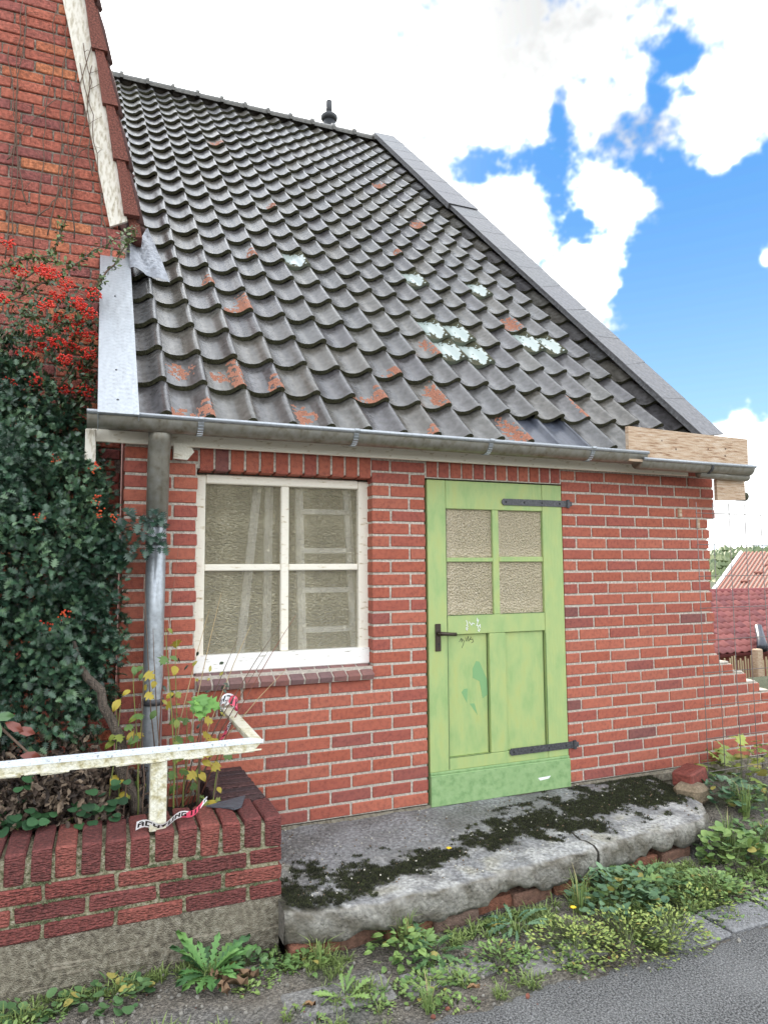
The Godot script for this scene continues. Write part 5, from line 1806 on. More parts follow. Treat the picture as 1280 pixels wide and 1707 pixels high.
func holly() -> void:
	var root := thing("holly_bush", Vector3(-1.1, 0.42, 0.05), "large dense dark holly bush with spiny leaves beside the downpipe", "bush")
	var balls := [[-1.25, 1.75, -0.1, 0.62, 0.62, 0.5], [-1.0, 1.5, 0.1, 0.4, 0.6, 0.36], [-1.55, 1.4, 0.1, 0.6, 0.8, 0.42], [-0.87, 1.85, -0.12, 0.22, 0.5, 0.33], [-1.05, 1.1, 0.15, 0.4, 0.33, 0.28], [-1.42, 2.35, -0.4, 0.33, 0.42, 0.33], [-1.3, 2.0, 0.15, 0.35, 0.35, 0.25], [-0.78, 1.25, 0.12, 0.18, 0.4, 0.2], [-0.7, 1.72, 0.14, 0.1, 0.12, 0.1], [-1.25, 2.4, -0.45, 0.32, 0.38, 0.3], [-0.95, 2.3, -0.5, 0.2, 0.3, 0.25], [-1.3, 2.75, -0.6, 0.2, 0.25, 0.2]]
	var clump := FastNoiseLite.new()
	clump.seed = 5
	clump.frequency = 3.6
	clump.fractal_octaves = 2
	var xfs := []
	var cols := []
	var singles := []
	var tries := 0
	while xfs.size() < 30000 and tries < 360000:
		tries += 1
		var b: Array = balls[rng.randi_range(0, balls.size() - 1)]
		if rng.randf() > b[3] * b[4] * 4.0 + 0.1: continue
		var u := rnd3().normalized()
		var rad := pow(rng.randf(), 0.25)
		var p := Vector3(b[0], b[1], b[2]) + Vector3(u.x * b[3], u.y * b[4], u.z * b[5]) * rad
		var bump := clump.get_noise_3dv(p)
		p += u * bump * 0.14
		if blocked(p) or p.x < -2.0 or p.y < 0.75: continue
		if clump.get_noise_3dv(p * 1.7 + Vector3(9, 0, 0)) < -0.3: continue
		var f := (u * 0.6 + rnd3() * 0.9 + Vector3(0, 0.1, 0)).normalized()
		var n := (u * 0.7 + Vector3(0, 0.7, 0.2) + rnd3() * 0.6).normalized()
		var s := rng.randf_range(0.028, 0.047)
		var x := leaf_at(p, f, n, s)
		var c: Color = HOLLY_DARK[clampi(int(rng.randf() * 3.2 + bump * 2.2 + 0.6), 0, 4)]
		if p.z > 0.2 and rad > 0.9 and singles.size() < 220 and rng.randf() < 0.12 and p.x > -1.25:
			singles.append([x, c])
		else:
			xfs.append(x)
			cols.append(c)
	scatter(root, "foliage", leaf_shape("holly"), xfs, cols)
	for s in singles: piece(root, "leaf", tinted("holly", s[1]), s[0])
	# stems inside
	for i in 9:
		var st := begin(true)
		var a := Vector3(rng.randf_range(-1.4, -0.8), 0.4, rng.randf_range(-0.2, 0.3))
		var path := [a]
		for k in 5:
			a += Vector3(rng.randf_range(-0.1, 0.1), rng.randf_range(0.25, 0.4), rng.randf_range(-0.08, 0.06))
			path.append(a)
		tube(st, path, [0.02, 0.017, 0.014, 0.011, 0.008, 0.005], 6)
		piece(root, "stem", finish(st, M.bark))
	# a few red berries low in the bush
	var bx := []
	var bc := []
	for q in [[-0.76, 2.12, 0.2], [-0.93, 2.16, 0.15], [-0.74, 1.96, 0.25], [-0.73, 1.9, 0.25], [-0.86, 1.43, 0.4], [-0.93, 1.38, 0.4], [-0.66, 1.87, 0.2], [-0.98, 1.85, 0.35]]:
		for k in 14:
			bx.append(Transform3D(Basis.from_scale(Vector3.ONE * rng.randf_range(0.008, 0.0105)), Vector3(q[0], q[1], q[2]) + rnd3() * 0.032))
			bc.append(Color(0.5, 0.03, 0.015).lerp(Color(0.62, 0.1, 0.02), rng.randf()))
	scatter(root, "berries", berry_shape(), bx, bc)
	# the lobed ivy sprig that lies over the downpipe
	var iv := thing("holly_sprig", Vector3(-0.45, 1.85, 0.16), "dark spiny holly sprig hanging over the joint of the downpipe", "plant")
	var is_ := begin(true)
	tube(is_, [Vector3(-0.7, 1.8, 0.1), Vector3(-0.58, 1.84, 0.2), Vector3(-0.47, 1.86, 0.2), Vector3(-0.41, 1.84, 0.19)], [0.006, 0.005, 0.003], 5)
	piece(iv, "stem", finish(is_, M.twig))
	for i in 70:
		var t := rng.randf()
		var p := Vector3(lerpf(-0.66, -0.41, t), 1.83 + rng.randf_range(-0.13, 0.11) * (1.15 - t * 0.4), 0.19 + rng.randf_range(-0.04, 0.05))
		piece(iv, "leaf", tinted("holly", [Color(0.016, 0.04, 0.028), Color(0.024, 0.056, 0.036), Color(0.036, 0.075, 0.048)][i % 3]), leaf_at(p, Vector3(rng.randf_range(-0.6, 0.6), -0.6, 0.4) + rnd3() * 0.5, Vector3(0, 0.35, 1) + rnd3() * 0.5, rng.randf_range(0.04, 0.06)))


func px_at(px: float, py: float, z: float) -> Vector3:
	# rough place, at depth z, of a spot on the left-hand wall
	var k := (3.767 - z) / 4.267
	return Vector3(-0.6855 + (-0.605 + 0.00312 * px) * k, 1.615 + (1.945 - 0.00343 * (py - 380.0)) * k, z)


func firethorn() -> void:
	var root := thing("firethorn_shrub", Vector3(-1.1, 0.42, -0.7), "firethorn shrub with bunches of bright red berries against the old brick gable", "shrub")
	var xfs := []
	var cols := []
	var leaf := leaf_shape("small")
	var runs := [[[-10, 520, -0.6], [60, 470, -0.62], [110, 432, -0.6], [165, 385, -0.55], [238, 330, -0.5]], [[20, 480, -0.7], [70, 430, -0.72], [95, 385, -0.7], [100, 340, -0.68]], [[150, 470, -0.5], [185, 420, -0.45], [212, 375, -0.42], [228, 345, -0.4]], [[-20, 460, -0.5], [30, 430, -0.5], [75, 415, -0.52], [120, 430, -0.5]], [[100, 600, -0.55], [130, 540, -0.5], [150, 480, -0.5], [175, 440, -0.5]], [[20, 640, -0.5], [60, 570, -0.45], [100, 530, -0.45], [140, 520, -0.4]], [[-10, 620, -0.4], [10, 560, -0.35], [40, 520, -0.3], [50, 500, -0.3]], [[60, 720, -0.5], [90, 650, -0.5], [130, 600, -0.45], [160, 590, -0.4]], [[100, 760, -0.6], [120, 690, -0.6], [150, 640, -0.55], [160, 560, -0.5]]]
	for r in runs:
		var path := []
		for i in r.size() - 1:
			for k in 6:
				var t := k / 6.0
				var a := px_at(r[i][0], r[i][1], r[i][2])
				var b := px_at(r[i + 1][0], r[i + 1][1], r[i + 1][2])
				path.append(a.lerp(b, t) + rnd3() * 0.008)
		var st := begin(true)
		var radii := []
		for i in path.size(): radii.append(lerpf(0.0075, 0.002, float(i) / path.size()))
		tube(st, path, radii, 5)
		piece(root, "branch", finish(st, M.twig))
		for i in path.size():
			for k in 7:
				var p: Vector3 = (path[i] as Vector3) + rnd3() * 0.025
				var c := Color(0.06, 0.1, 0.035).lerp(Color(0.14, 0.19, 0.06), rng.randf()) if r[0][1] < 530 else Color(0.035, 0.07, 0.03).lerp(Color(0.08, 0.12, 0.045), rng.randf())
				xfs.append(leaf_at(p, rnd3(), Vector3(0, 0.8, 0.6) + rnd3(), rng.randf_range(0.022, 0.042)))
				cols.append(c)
	for i in 6500:
		var px := rng.randf_range(-30, 165)
		var py := 455.0 + 320.0 * pow(rng.randf(), 0.75)
		var n := gn.get_noise_2d(px * 0.09, py * 0.09)
		if n < -0.02 or py < 520 and px < 60 and rng.randf() < 0.3: continue
		var p := px_at(px, py, rng.randf_range(-0.85, -0.35))
		xfs.append(leaf_at(p, rnd3(), Vector3(0, 0.7, 0.7) + rnd3(), rng.randf_range(0.022, 0.042)))
		cols.append(Color(0.03, 0.06, 0.026).lerp(Color(0.075, 0.12, 0.045), rng.randf() * (0.5 + n)))
	scatter(root, "foliage", leaf, xfs, cols)
	var bx := []
	var bc := []
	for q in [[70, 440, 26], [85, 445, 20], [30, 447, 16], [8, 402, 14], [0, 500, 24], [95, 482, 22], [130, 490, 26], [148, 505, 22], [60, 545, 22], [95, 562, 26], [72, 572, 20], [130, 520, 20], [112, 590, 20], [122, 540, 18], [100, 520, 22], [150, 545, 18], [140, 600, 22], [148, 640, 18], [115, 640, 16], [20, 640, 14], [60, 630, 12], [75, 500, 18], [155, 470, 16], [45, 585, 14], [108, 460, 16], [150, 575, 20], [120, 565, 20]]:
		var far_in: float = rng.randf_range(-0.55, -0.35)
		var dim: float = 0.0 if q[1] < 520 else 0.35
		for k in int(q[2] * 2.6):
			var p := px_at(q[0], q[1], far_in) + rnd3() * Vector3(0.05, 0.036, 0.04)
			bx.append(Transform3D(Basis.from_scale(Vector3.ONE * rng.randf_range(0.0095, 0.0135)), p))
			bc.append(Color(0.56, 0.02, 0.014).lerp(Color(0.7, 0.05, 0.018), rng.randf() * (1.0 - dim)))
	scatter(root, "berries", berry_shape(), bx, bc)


func planter_plants() -> void:
	# bare twisted trunk
	var ts := begin(true)
	var path := [Vector3(-0.82, 1.3, 0.33), Vector3(-0.79, 1.2, 0.36), Vector3(-0.76, 1.14, 0.36), Vector3(-0.7, 1.08, 0.37), Vector3(-0.69, 1.01, 0.37), Vector3(-0.65, 0.94, 0.37), Vector3(-0.615, 0.86, 0.36), Vector3(-0.605, 0.8, 0.35), Vector3(-0.615, 0.74, 0.36), Vector3(-0.59, 0.68, 0.36), Vector3(-0.55, 0.6, 0.36), Vector3(-0.53, 0.5, 0.35), Vector3(-0.5, 0.4, 0.35)]
	tube(ts, path, [0.008, 0.014, 0.018, 0.02, 0.021, 0.022, 0.024, 0.026, 0.026, 0.027, 0.028, 0.03, 0.034], 9)
	var tr := piece(self, "bare_trunk", finish(ts, M.bark))
	tag(tr, "bare pale twisted trunk rising from the planter in front of the holly", "trunk")
	# withered stuff on the planter soil
	var xfs := []
	var cols := []
	for i in 2600:
		var p := Vector3(rng.randf_range(-1.5, -0.5), 0, rng.randf_range(0.12, 0.5))
		var top := 0.98 - 0.35 * smoothstep(-0.9, -0.45, p.x) + gn.get_noise_2d(p.x * 8.0, p.z * 8.0) * 0.12 - (p.z - 0.12) * 0.6
		p.y = lerpf(0.45, top, pow(rng.randf(), 0.6))
		xfs.append(leaf_at(p, rnd3(), rnd3(), rng.randf_range(0.025, 0.06)))
		cols.append([Color(0.085, 0.06, 0.045), Color(0.13, 0.09, 0.065), Color(0.2, 0.15, 0.11), Color(0.055, 0.042, 0.035), Color(0.27, 0.2, 0.14)][rng.randi_range(0, 4)])
	var dd := scatter(self, "dead_foliage", leaf_shape("dry"), xfs, cols)
	tag(dd, "withered brown leaves and stalks heaped under the holly in the planter", "dead leaves")
	# green rounded leaves that hang over the planter edge
	var gl := thing("ground_ivy", Vector3(-0.9, 0.5, 0.5), "low dark green rounded leaves creeping over the planter coping", "plant")
	for i in 70:
		var p := Vector3(rng.randf_range(-1.25, -0.58), 0.55 + rng.randf_range(0.0, 0.08), rng.randf_range(0.4, 0.52))
		if rng.randf() < 0.25: p.y += rng.randf_range(0.0, 0.14)
		var c: Color = [Color(0.03, 0.085, 0.035), Color(0.04, 0.11, 0.04), Color(0.05, 0.13, 0.05), Color(0.025, 0.065, 0.03)][i % 4]
		piece(gl, "leaf", tinted("round", c), leaf_at(p, Vector3(rng.randf_range(-0.7, 0.7), -0.25, 0.8), Vector3(0, 0.9, 0.5) + rnd3() * 0.4, rng.randf_range(0.035, 0.055)))
	for i in 12:
		var st := begin(true)
		var a := Vector3(rng.randf_range(-1.2, -0.6), 0.5, rng.randf_range(0.35, 0.45))
		tube(st, [a, a + Vector3(0, 0.06, 0.05), a + Vector3(rng.randf_range(-0.05, 0.05), 0.06, 0.1)], [0.002], 4)
		piece(gl, "stalk", finish(st, M.green_stem))
	# seedlings with yellowing leaves round the foot of the downpipe
	var spots := [[-0.5, 0.36, 0.85, "slender green sapling with yellow leaves beside the downpipe foot"], [-0.4, 0.4, 0.95, "tall thin sapling with yellow-green leaves in front of the downpipe"], [-0.3, 0.34, 0.6, "young maple seedling with bright green lobed top under the window corner"], [-0.62, 0.4, 0.65, "small yellowing seedling between the trunk and the downpipe"], [-0.24, 0.4, 0.42, "short seedling with yellow leaves behind the railing corner"]]
	for q in spots:
		var sp := thing("sapling", Vector3(q[0], 0.48, q[1]), q[3], "sapling")
		for s in 3:
			var st := begin(true)
			var a := Vector3(q[0] + rng.randf_range(-0.05, 0.05), 0.46, q[1] + rng.randf_range(-0.05, 0.05))
			var lean := Vector3(rng.randf_range(-0.12, 0.16), 1.0, rng.randf_range(-0.12, 0.05)).normalized()
			var pts := [a]
			var n := 7
			for k in n:
				a += lean * q[2] * rng.randf_range(0.75, 1.0) / n + rnd3() * 0.012
				pts.append(a)
			tube(st, pts, [0.004, 0.0038, 0.0034, 0.003, 0.0026, 0.0022, 0.0018, 0.0012], 5)
			piece(sp, "stem", finish(st, M.green_stem if s != 1 else M.twig))
			for k in range(2, n + 1):
				for w in 2:
					if rng.randf() < 0.55: continue
					var yel := rng.randf()
					var c := Color(0.32, 0.25, 0.03) if yel < 0.25 else Color(0.17, 0.2, 0.035) if yel < 0.6 else Color(0.08, 0.14, 0.035)
					var d := Vector3(rng.randf_range(-1, 1), -0.35, rng.randf_range(-0.3, 0.9))
					piece(sp, "leaf", tinted("oval" if w else "maple", c), leaf_at((pts[k] as Vector3) + d * 0.015, d, Vector3(0, 0.8, 0.6) + rnd3() * 0.4, rng.randf_range(0.035, 0.06)))
	var mp := thing("maple_shoot", Vector3(-0.27, 0.5, 0.42), "fresh bright green drooping maple leaves just behind the railing", "plant")
	var ms := begin(true)
	tube(ms, [Vector3(-0.27, 0.46, 0.4), Vector3(-0.265, 0.8, 0.42), Vector3(-0.26, 1.03, 0.44)], [0.006, 0.005, 0.003], 6)
	piece(mp, "stem", finish(ms, M.twig))
	for i in 9:
		piece(mp, "leaf", tinted("maple", [Color(0.12, 0.27, 0.05), Color(0.16, 0.32, 0.06), Color(0.1, 0.22, 0.05)][i % 3]), leaf_at(Vector3(-0.26, 1.03, 0.45) + rnd3() * 0.025, Vector3(rng.randf_range(-0.7, 0.8), rng.randf_range(-1.0, -0.2), rng.randf_range(0.0, 0.7)), Vector3(0.0, 0.5, 1.0), rng.randf_range(0.06, 0.09)))
	# dry straw-coloured stalks that lean in front of the window
	var dry := thing("dry_stalks", Vector3(-0.3, 0.48, 0.3), "thin dry reddish stalks leaning in front of the window corner", "dead plant")
	for q in [[-0.34, 0.26, -0.05, 1.28], [-0.3, 0.28, 0.1, 1.2], [-0.36, 0.3, 0.16, 1.34], [-0.28, 0.3, 0.24, 1.38], [-0.4, 0.26, -0.2, 1.42], [-0.3, 0.22, 0.02, 1.33], [-0.33, 0.25, -0.14, 1.5], [-0.42, 0.3, -0.52, 1.6], [-0.35, 0.27, 0.2, 1.1], [-0.45, 0.32, -0.36, 1.75]]:
		var st := begin(true)
		var a := Vector3(q[0], 0.46, q[1])
		var b := Vector3(q[2], q[3], q[1] - 0.08)
		tube(st, [a, a.lerp(b, 0.4) + Vector3(-0.02, 0.05, 0.02), a.lerp(b, 0.75) + Vector3(-0.01, 0.03, 0.01), b], [0.0035, 0.003, 0.002, 0.001], 5)
		piece(dry, "stalk", finish(st, [M.dry_red, M.dry_straw, M.twig][int(absf(q[2]) * 50.0) % 3]))
	for i in 26:
		var p := Vector3(rng.randf_range(-0.42, -0.12), rng.randf_range(0.85, 1.2), rng.randf_range(0.2, 0.34))
		piece(dry, "leaf", tinted("small", [Color(0.035, 0.05, 0.03), Color(0.05, 0.065, 0.04), Color(0.3, 0.27, 0.05)][i % 3]), leaf_at(p, rnd3(), Vector3(0, 0.6, 0.8) + rnd3() * 0.6, rng.randf_range(0.02, 0.04)))
	# reddish-leaved twig at the left edge
	var rt := thing("red_leaf_twig", Vector3(-1.1, 0.6, 0.5), "twig with drooping rust-red leaves at the left of the planter", "plant")
	var rs := begin(true)
	tube(rs, [Vector3(-1.12, 0.5, 0.48), Vector3(-1.08, 0.8, 0.5), Vector3(-1.12, 1.02, 0.5)], [0.007, 0.006, 0.003], 6)
	tube(rs, [Vector3(-1.1, 1.0, 0.5), Vector3(-0.97, 0.86, 0.5), Vector3(-0.93, 0.72, 0.5)], [0.006, 0.005, 0.003], 6)
	piece(rt, "stem", finish(rs, M.twig))
	for q in [[-1.06, 1.0, 0.9, -0.5, 0], [-1.02, 0.97, 1.0, -0.3, 0], [-1.0, 0.86, 1.0, -0.1, 0], [-1.08, 1.0, -0.2, -1.0, 1], [-1.1, 1.02, 0.9, 0.1, 1], [-0.95, 0.8, 0.9, 0.0, 0]]:
		piece(rt, "leaf", tinted("small", Color(0.17, 0.045, 0.03) if q[4] == 0 else Color(0.07, 0.14, 0.05)), leaf_at(Vector3(q[0], q[1], 0.52), Vector3(q[2], q[3], 0.2), Vector3(0, 0.5, 1), 0.08))


func wall_vines() -> void:
	var root := thing("dried_vines", Vector3(-1.1, 1.5, GZ), "bare dried vine stems clinging to the old gable and its verge board", "vine")
	for q in [[8, 430, 20, -20], [25, 420, 45, -30], [50, 400, 60, -30], [75, 380, 78, -20], [100, 360, 130, -10], [40, 330, 10, 60], [110, 300, 140, 60], [120, 380, 115, 100], [150, 260, 125, 20], [175, 380, 130, 60], [0, 260, 90, 130], [60, 350, 150, 200]]:
		var st := begin(true)
		var a := px_at(q[0], q[1], GZ + 0.025)
		var b := px_at(q[2], q[3], GZ + 0.025)
		var path := []
		var n := 14
		var w := 0.0
		for k in n + 1:
			w += rng.randf_range(-0.02, 0.02)
			path.append(a.lerp(b, float(k) / n) + Vector3(w, rng.randf_range(-0.01, 0.01), rng.randf_range(0.0, 0.01) + (0.02 if q[0] > 95 else 0.0)))
		tube(st, path, [0.0048, 0.0045, 0.0042, 0.004, 0.0036, 0.0032, 0.003], 5)
		piece(root, "stem", finish(st, M.twig if q[0] != 120 else M.bark))
		for k in range(1, n, 2):
			if rng.randf() < 0.55: continue
			var ss := begin(true)
			var p: Vector3 = path[k]
			var d := Vector3(rng.randf_range(-0.16, 0.16), rng.randf_range(-0.02, 0.12), 0.0)
			tube(ss, [p, p + d * 0.5 + Vector3(0, 0.01, 0.004), p + d], [0.002, 0.0015, 0.001], 4)
			piece(root, "tendril", finish(ss, M.twig))


func clump(kind: String, n: int, spread: float, high: float, size: float, tone: Array, sd: int) -> ArrayMesh:
	# a small leafy plant as one foliage mesh: leaves on short stalks round its foot
	var r := RandomNumberGenerator.new()
	r.seed = sd
	var src := leaf_shape(kind)
	var st := SurfaceTool.new()
	st.begin(Mesh.PRIMITIVE_TRIANGLES)
	var arr := src.surface_get_arrays(0)
	var vs: PackedVector3Array = arr[Mesh.ARRAY_VERTEX]
	var ns: PackedVector3Array = arr[Mesh.ARRAY_NORMAL]
	var ix: PackedInt32Array = arr[Mesh.ARRAY_INDEX] if arr[Mesh.ARRAY_INDEX] != null else PackedInt32Array(range(vs.size()))
	for i in n:
		var an := r.randf() * TAU
		var rad := sqrt(r.randf()) * spread
		var h := high * (1.0 - 0.6 * pow(rad / spread, 2.0)) * r.randf_range(0.25, 1.0)
		var p := Vector3(cos(an) * rad, h, sin(an) * rad)
		var f := Vector3(cos(an) + r.randf_range(-0.6, 0.6), r.randf_range(-0.2, 0.7), sin(an) + r.randf_range(-0.6, 0.6))
		var x := leaf_at(p, f, Vector3(r.randf_range(-0.5, 0.5), 1, r.randf_range(-0.3, 0.6)), size * r.randf_range(0.6, 1.25))
		var c: Color = (tone[0] as Color).lerp(tone[1], r.randf())
		if r.randf() < 0.05: c = Color(0.3, 0.26, 0.07)
		st.set_color(c)
		for k in ix:
			st.set_normal((x.basis * ns[k]).normalized())
			st.add_vertex(x * vs[k])
		if i % 2 == 0:
			st.set_color(Color(0.14, 0.18, 0.06))
			var foot := Vector3(p.x * 0.3, 0.0, p.z * 0.3)
			var sd_ := Vector3(-sin(an), 0, cos(an)) * 0.0013
			for v in [foot - sd_, foot + sd_, p + sd_, foot - sd_, p + sd_, p - sd_]:
				st.set_normal(Vector3(cos(an), 0.3, sin(an)).normalized())
				st.add_vertex(v)
	var m := st.commit()
	m.surface_set_material(0, M.herb)
	return m


func tuft(n: int, high: float, spread: float, tone: Array, sd: int) -> ArrayMesh:
	var r := RandomNumberGenerator.new()
	r.seed = sd
	var st := begin()
	for i in n:
		var an := r.randf() * TAU
		var foot := Vector3(cos(an), 0, sin(an)) * r.randf() * spread * 0.3
		var out := Vector3(cos(an), 0, sin(an)) * r.randf_range(0.1, 1.0) * spread
		var h := high * r.randf_range(0.4, 1.0)
		var side := Vector3(-sin(an), 0, cos(an)) * 0.0022
		var mid := foot + out * 0.35 + Vector3(0, h * 0.7, 0)
		var tip := foot + out + Vector3(0, h * r.randf_range(0.7, 1.0), 0)
		st.set_color((tone[0] as Color).lerp(tone[1], r.randf()) if r.randf() > 0.1 else Color(0.36, 0.3, 0.14))
		for v in [foot - side, foot + side, mid + side * 0.8, foot - side, mid + side * 0.8, mid - side * 0.8, mid - side * 0.8, mid + side * 0.8, tip]: st.add_vertex(v)
	return finish(st, M.herb)


func weeds() -> void:
	var deep := [Color(0.05, 0.11, 0.04), Color(0.13, 0.23, 0.08)]
	var blue := [Color(0.06, 0.13, 0.07), Color(0.15, 0.25, 0.13)]
	var lime := [Color(0.13, 0.2, 0.05), Color(0.34, 0.4, 0.1)]
	var mid := [Color(0.09, 0.17, 0.05), Color(0.2, 0.3, 0.08)]
	# big dandelion against the planter base, leaf by leaf
	var dn := thing("dandelion", Vector3(-0.27, 0.0, 0.83), "large dandelion with upright jagged leaves against the planter base", "weed")
	for i in 30:
		var an := TAU * i / 30.0 + rng.randf_range(-0.15, 0.15)
		var up := rng.randf_range(0.3, 1.9) if sin(an) < 0.5 else rng.randf_range(0.15, 0.7)
		var f := Vector3(cos(an), up, sin(an) * 0.8)
		piece(dn, "leaf", tinted("dandelion", [Color(0.07, 0.17, 0.045), Color(0.1, 0.22, 0.055), Color(0.13, 0.26, 0.07), Color(0.05, 0.12, 0.04)][i % 4]), leaf_at(Vector3(-0.27, 0.01, 0.83) + Vector3(cos(an), 0, sin(an)) * 0.015, f, Vector3(-cos(an) * up, 1.0, -sin(an) * up + 0.3), rng.randf_range(0.11, 0.2)))
	for i in 8:
		piece(dn, "withered_leaf", tinted("dry", Color(0.22, 0.14, 0.08)), leaf_at(Vector3(-0.24, 0.02, 0.9) + rnd3() * Vector3(0.07, 0.01, 0.07), rnd3() * Vector3(1, 0.2, 1), Vector3(0, 1, 0), rng.randf_range(0.06, 0.1)))
	# [kind, x, z, count, spread, height, leaf, tones, label]
	var list := [
		["oval", 0.5, 0.99, 110, 0.13, 0.11, 0.042, mid, "broad-leaved weed clump against the step below its moss patch"],
		["dandelion", 0.62, 1.06, 26, 0.05, 0.06, 0.1, deep, "flat dandelion rosette in front of the step, near its middle"],
		["round", 1.62, 1.0, 260, 0.21, 0.16, 0.034, blue, "large blue-green leafy clump hiding the step edge near the right"],
		["oval", 1.85, 0.98, 220, 0.18, 0.15, 0.04, deep, "dark leafy weed clump just right of the large blue-green one"],
		["dandelion", 1.72, 0.95, 20, 0.08, 0.1, 0.2, mid, "tall jagged dandelion standing up out of the leafy clumps by the step"],
		["small", 1.2, 1.24, 420, 0.2, 0.09, 0.02, lime, "yellow-green chickweed cushion, leftmost beside the road edge"],
		["small", 1.42, 1.3, 520, 0.22, 0.12, 0.02, lime, "yellow-green chickweed cushion in the middle of the road edge"],
		["small", 1.63, 1.33, 440, 0.17, 0.14, 0.02, lime, "yellow-green chickweed cushion beside the flat edging stones"],
		["small", 1.92, 1.16, 360, 0.2, 0.08, 0.02, lime, "low yellow-green herb patch behind the edging stones"],
		["small", 2.15, 1.08, 420, 0.15, 0.1, 0.03, mid, "low mid-green herb patch at the far right of the verge"],
		["round", 3.0, 0.45, 130, 0.17, 0.2, 0.045, blue, "round-leaved plant on the bank right of the loose brick"],
		["round", 2.52, 0.88, 170, 0.17, 0.2, 0.042, mid, "round-leaved plant at the broken right end of the step"],
		["maple", 3.36, 0.22, 70, 0.2, 0.34, 0.08, [Color(0.14, 0.22, 0.05), Color(0.34, 0.38, 0.08)], "tall yellow-green leafy plant at the foot of the broken wall"],
		["oval", 3.15, 0.62, 170, 0.24, 0.16, 0.05, mid, "leafy plant with long leaves on the bank at the right edge"],
		["oval", 2.75, 0.85, 180, 0.22, 0.14, 0.042, deep, "dark weed clump on the bank below the round-leaved plant"],
		["oval", 0.1, 0.93, 50, 0.07, 0.06, 0.035, mid, "small weed in the corner between planter and step"],
		["oval", -0.12, 0.84, 70, 0.09, 0.05, 0.036, deep, "little broad-leaved weed right of the large dandelion"],
		["dandelion", 0.18, 1.2, 18, 0.04, 0.05, 0.085, mid, "jagged weed rosette in the bare earth at the bottom of the picture"],
		["oval", 0.5, 1.27, 80, 0.1, 0.06, 0.03, mid, "pale green weed clump at the lower middle beside the road"],
		["round", -0.62, 0.83, 60, 0.13, 0.05, 0.035, deep, "low clover-like patch at the planter base on the left"],
		["round", -0.9, 0.8, 60, 0.13, 0.05, 0.035, deep, "low leafy patch at the planter base at the far left"],
		["small", 0.86, 1.2, 240, 0.12, 0.07, 0.022, mid, "small fresh green herb patch in the middle of the verge"],
		["dandelion", 1.05, 1.0, 20, 0.05, 0.06, 0.11, blue, "bluish dandelion rosette under the step lip right of the middle"],
	]
	var i := 0
	for w in list:
		var p := thing("weed", Vector3(w[1], ground_y(w[1], w[2]) - 0.005, w[2]), w[8], "weed")
		var c := 1
		for k in c:
			var m := clump(w[0], w[3], w[4], w[5], w[6], w[7], 300 + i)
			piece(p, "foliage", m, Transform3D(Basis(Vector3.UP, rng.randf() * TAU), p.position))
		i += 1
	# grass tufts one can tell apart
	i = 0
	for g in [[0.16, 0.93, 0.15, "wispy grass tuft in front of the step beside the planter"], [0.55, 0.93, 0.2, "grass tuft growing against the step left of its middle"], [1.42, 0.98, 0.24, "upright grass tuft against the step where its lip is broken"], [2.6, 0.78, 0.26, "long grass tuft at the cracked right end of the step"], [2.95, 0.6, 0.28, "long grass tuft on the bank beside the round-leaved plant"], [0.45, 1.36, 0.12, "pale grass tuft at the road edge near the bottom"], [3.3, 0.7, 0.25, "grass tuft at the right edge of the bank"]]:
		var p := thing("grass_tuft", Vector3(g[0], ground_y(g[0], g[1]) - 0.005, g[1]), g[3], "grass")
		piece(p, "blades", tuft(46, g[2], 0.1, [Color(0.1, 0.17, 0.05), Color(0.26, 0.33, 0.1)], 900 + i), Transform3D(Basis.IDENTITY, p.position))
		i += 1
	# yellow flowers
	for q in [[0.937, 0.214, 0.584, "single yellow flower fallen on the step in front of the door"], [1.28, 0.1, 1.12, "yellow flower head among the weeds in front of the step"]]:
		var fl := thing("yellow_flower", Vector3(q[0], q[1], q[2]), q[3], "flower")
		for k in 9:
			var an := TAU * k / 9.0
			piece(fl, "petal", tinted("small", Color(0.8, 0.55, 0.02)), leaf_at(fl.position, Vector3(cos(an), 0.5, sin(an)), Vector3.UP, 0.018))
		if q[1] < 0.2:
			var st := begin(true)
			tube(st, [Vector3(q[0], 0.0, q[2]), Vector3(q[0], q[1], q[2])], [0.002], 5)
			piece(fl, "stalk", finish(st, M.green_stem))
	# what nobody could count: thin grass and seedlings all over the verge, and pebbles
	var gm := tuft(14, 0.05, 0.04, [Color(0.1, 0.16, 0.05), Color(0.24, 0.3, 0.1)], 77)
	var xfs := []
	var cols := []
	var tries := 0
	while xfs.size() < 1100 and tries < 20000:
		tries += 1
		var x := rng.randf_range(-1.2, 3.6)
		var z := rng.randf_range(0.74, 1.48)
		if z < slab_front(x) + 0.02 and x > 0.04 and x < 2.6: continue
		if z > road_edge(x) - 0.02: continue
		if x > 2.4 and z > 1.2: continue
		var d := gn.get_noise_2d(x * 6.0, z * 6.0) * 1.5 - 0.15 + 0.4 * smoothstep(0.8, 2.2, x) + (0.3 if z < slab_front(x) + 0.14 else 0.0)
		if rng.randf() > d: continue
		xfs.append(Transform3D(rand_basis(0.25).scaled(Vector3.ONE * rng.randf_range(0.5, 1.3)), Vector3(x, ground_y(x, z) - 0.003, z)))
		cols.append(Color(1, 1, 1).lerp(Color(0.75, 0.8, 0.6), rng.randf()))
	var gg := scatter(self, "grass", gm, xfs, cols)
	tag(gg, "thin short grass scattered over the verge", "grass")
	var hm := clump("small", 16, 0.03, 0.02, 0.02, [Color(0.8, 0.9, 0.8), Color(1, 1, 1)], 41)
	xfs = []
	cols = []
	tries = 0
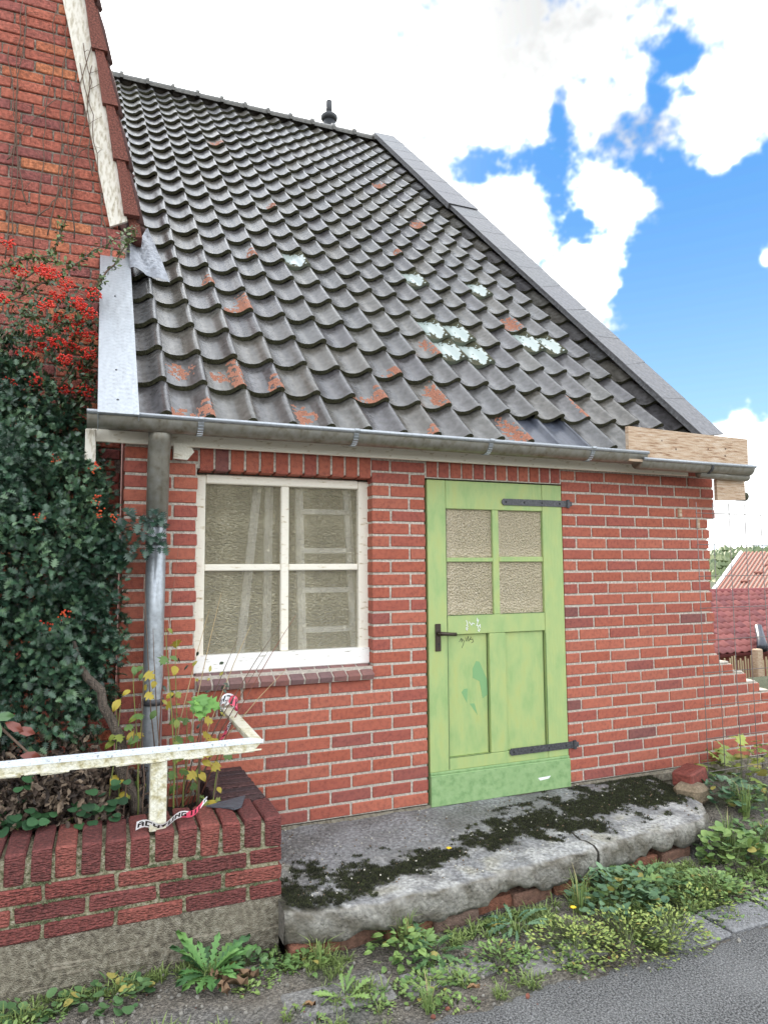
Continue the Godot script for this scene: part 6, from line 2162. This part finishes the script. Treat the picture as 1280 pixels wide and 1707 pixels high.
	while xfs.size() < 800 and tries < 20000:
		tries += 1
		var x := rng.randf_range(-1.2, 3.6)
		var z := rng.randf_range(0.74, 1.46)
		if z < slab_front(x) + 0.01 and x > 0.04 and x < 2.6 or z > road_edge(x) - 0.03 or x > 2.5 and z > 1.15: continue
		if rng.randf() > gn.get_noise_2d(x * 5.0 + 31.0, z * 7.0) * 1.6 - 0.12 + 0.35 * smoothstep(0.9, 2.2, x): continue
		xfs.append(Transform3D(rand_basis(0.2).scaled(Vector3.ONE * rng.randf_range(0.5, 1.4)), Vector3(x, ground_y(x, z) - 0.003, z)))
		cols.append(Color(0.11, 0.2, 0.06).lerp(Color(0.27, 0.34, 0.1), rng.randf()))
	var hh := scatter(self, "undergrowth", hm, xfs, cols)
	tag(hh, "tiny seedlings covering the verge between the larger weeds", "seedlings")
	var pst := begin()
	cbox(pst, Vector3.ZERO, Vector3(1.0, 0.7, 0.8), 0.28)
	var pm := finish(pst, M.stone)
	xfs = []
	cols = []
	for k in 4200:
		var x := rng.randf_range(-1.3, 3.4)
		var z := rng.randf_range(0.75, 1.6)
		if z < slab_front(x) + 0.01 and x > 0.04 and x < 2.6: continue
		if z > road_edge(x) and rng.randf() < (z - road_edge(x)) * 9.0: continue
		var s := 0.003 + pow(rng.randf(), 5.0) * 0.02
		xfs.append(Transform3D(rand_basis(1.5).scaled(Vector3.ONE * s), Vector3(x, ground_y(x, z) + s * 0.2 + (0.016 if z > road_edge(x) + 0.03 else 0.0), z)))
		var t := rng.randf()
		cols.append(Color(0.24, 0.22, 0.19).lerp(Color(0.42, 0.39, 0.34), t) if rng.randf() < 0.92 else Color(0.35, 0.12, 0.08))
	var pp := scatter(self, "gravel", pm, xfs, cols)
	tag(pp, "small pebbles and crumbs strewn on the bare verge", "gravel")
	# fallen leaves
	for q in [[0.02, 1.18, "brown fallen leaf on the bare earth below the dandelion"], [0.63, 1.32, "curled reddish fallen leaf at the road edge"]]:
		var fl := piece(self, "fallen_leaf", tinted("dry", Color(0.27, 0.16, 0.08)), leaf_at(Vector3(q[0], 0.015, q[1]), Vector3(1, 0, 0.4), Vector3.UP, 0.05))
		tag(fl, q[2], "leaf")
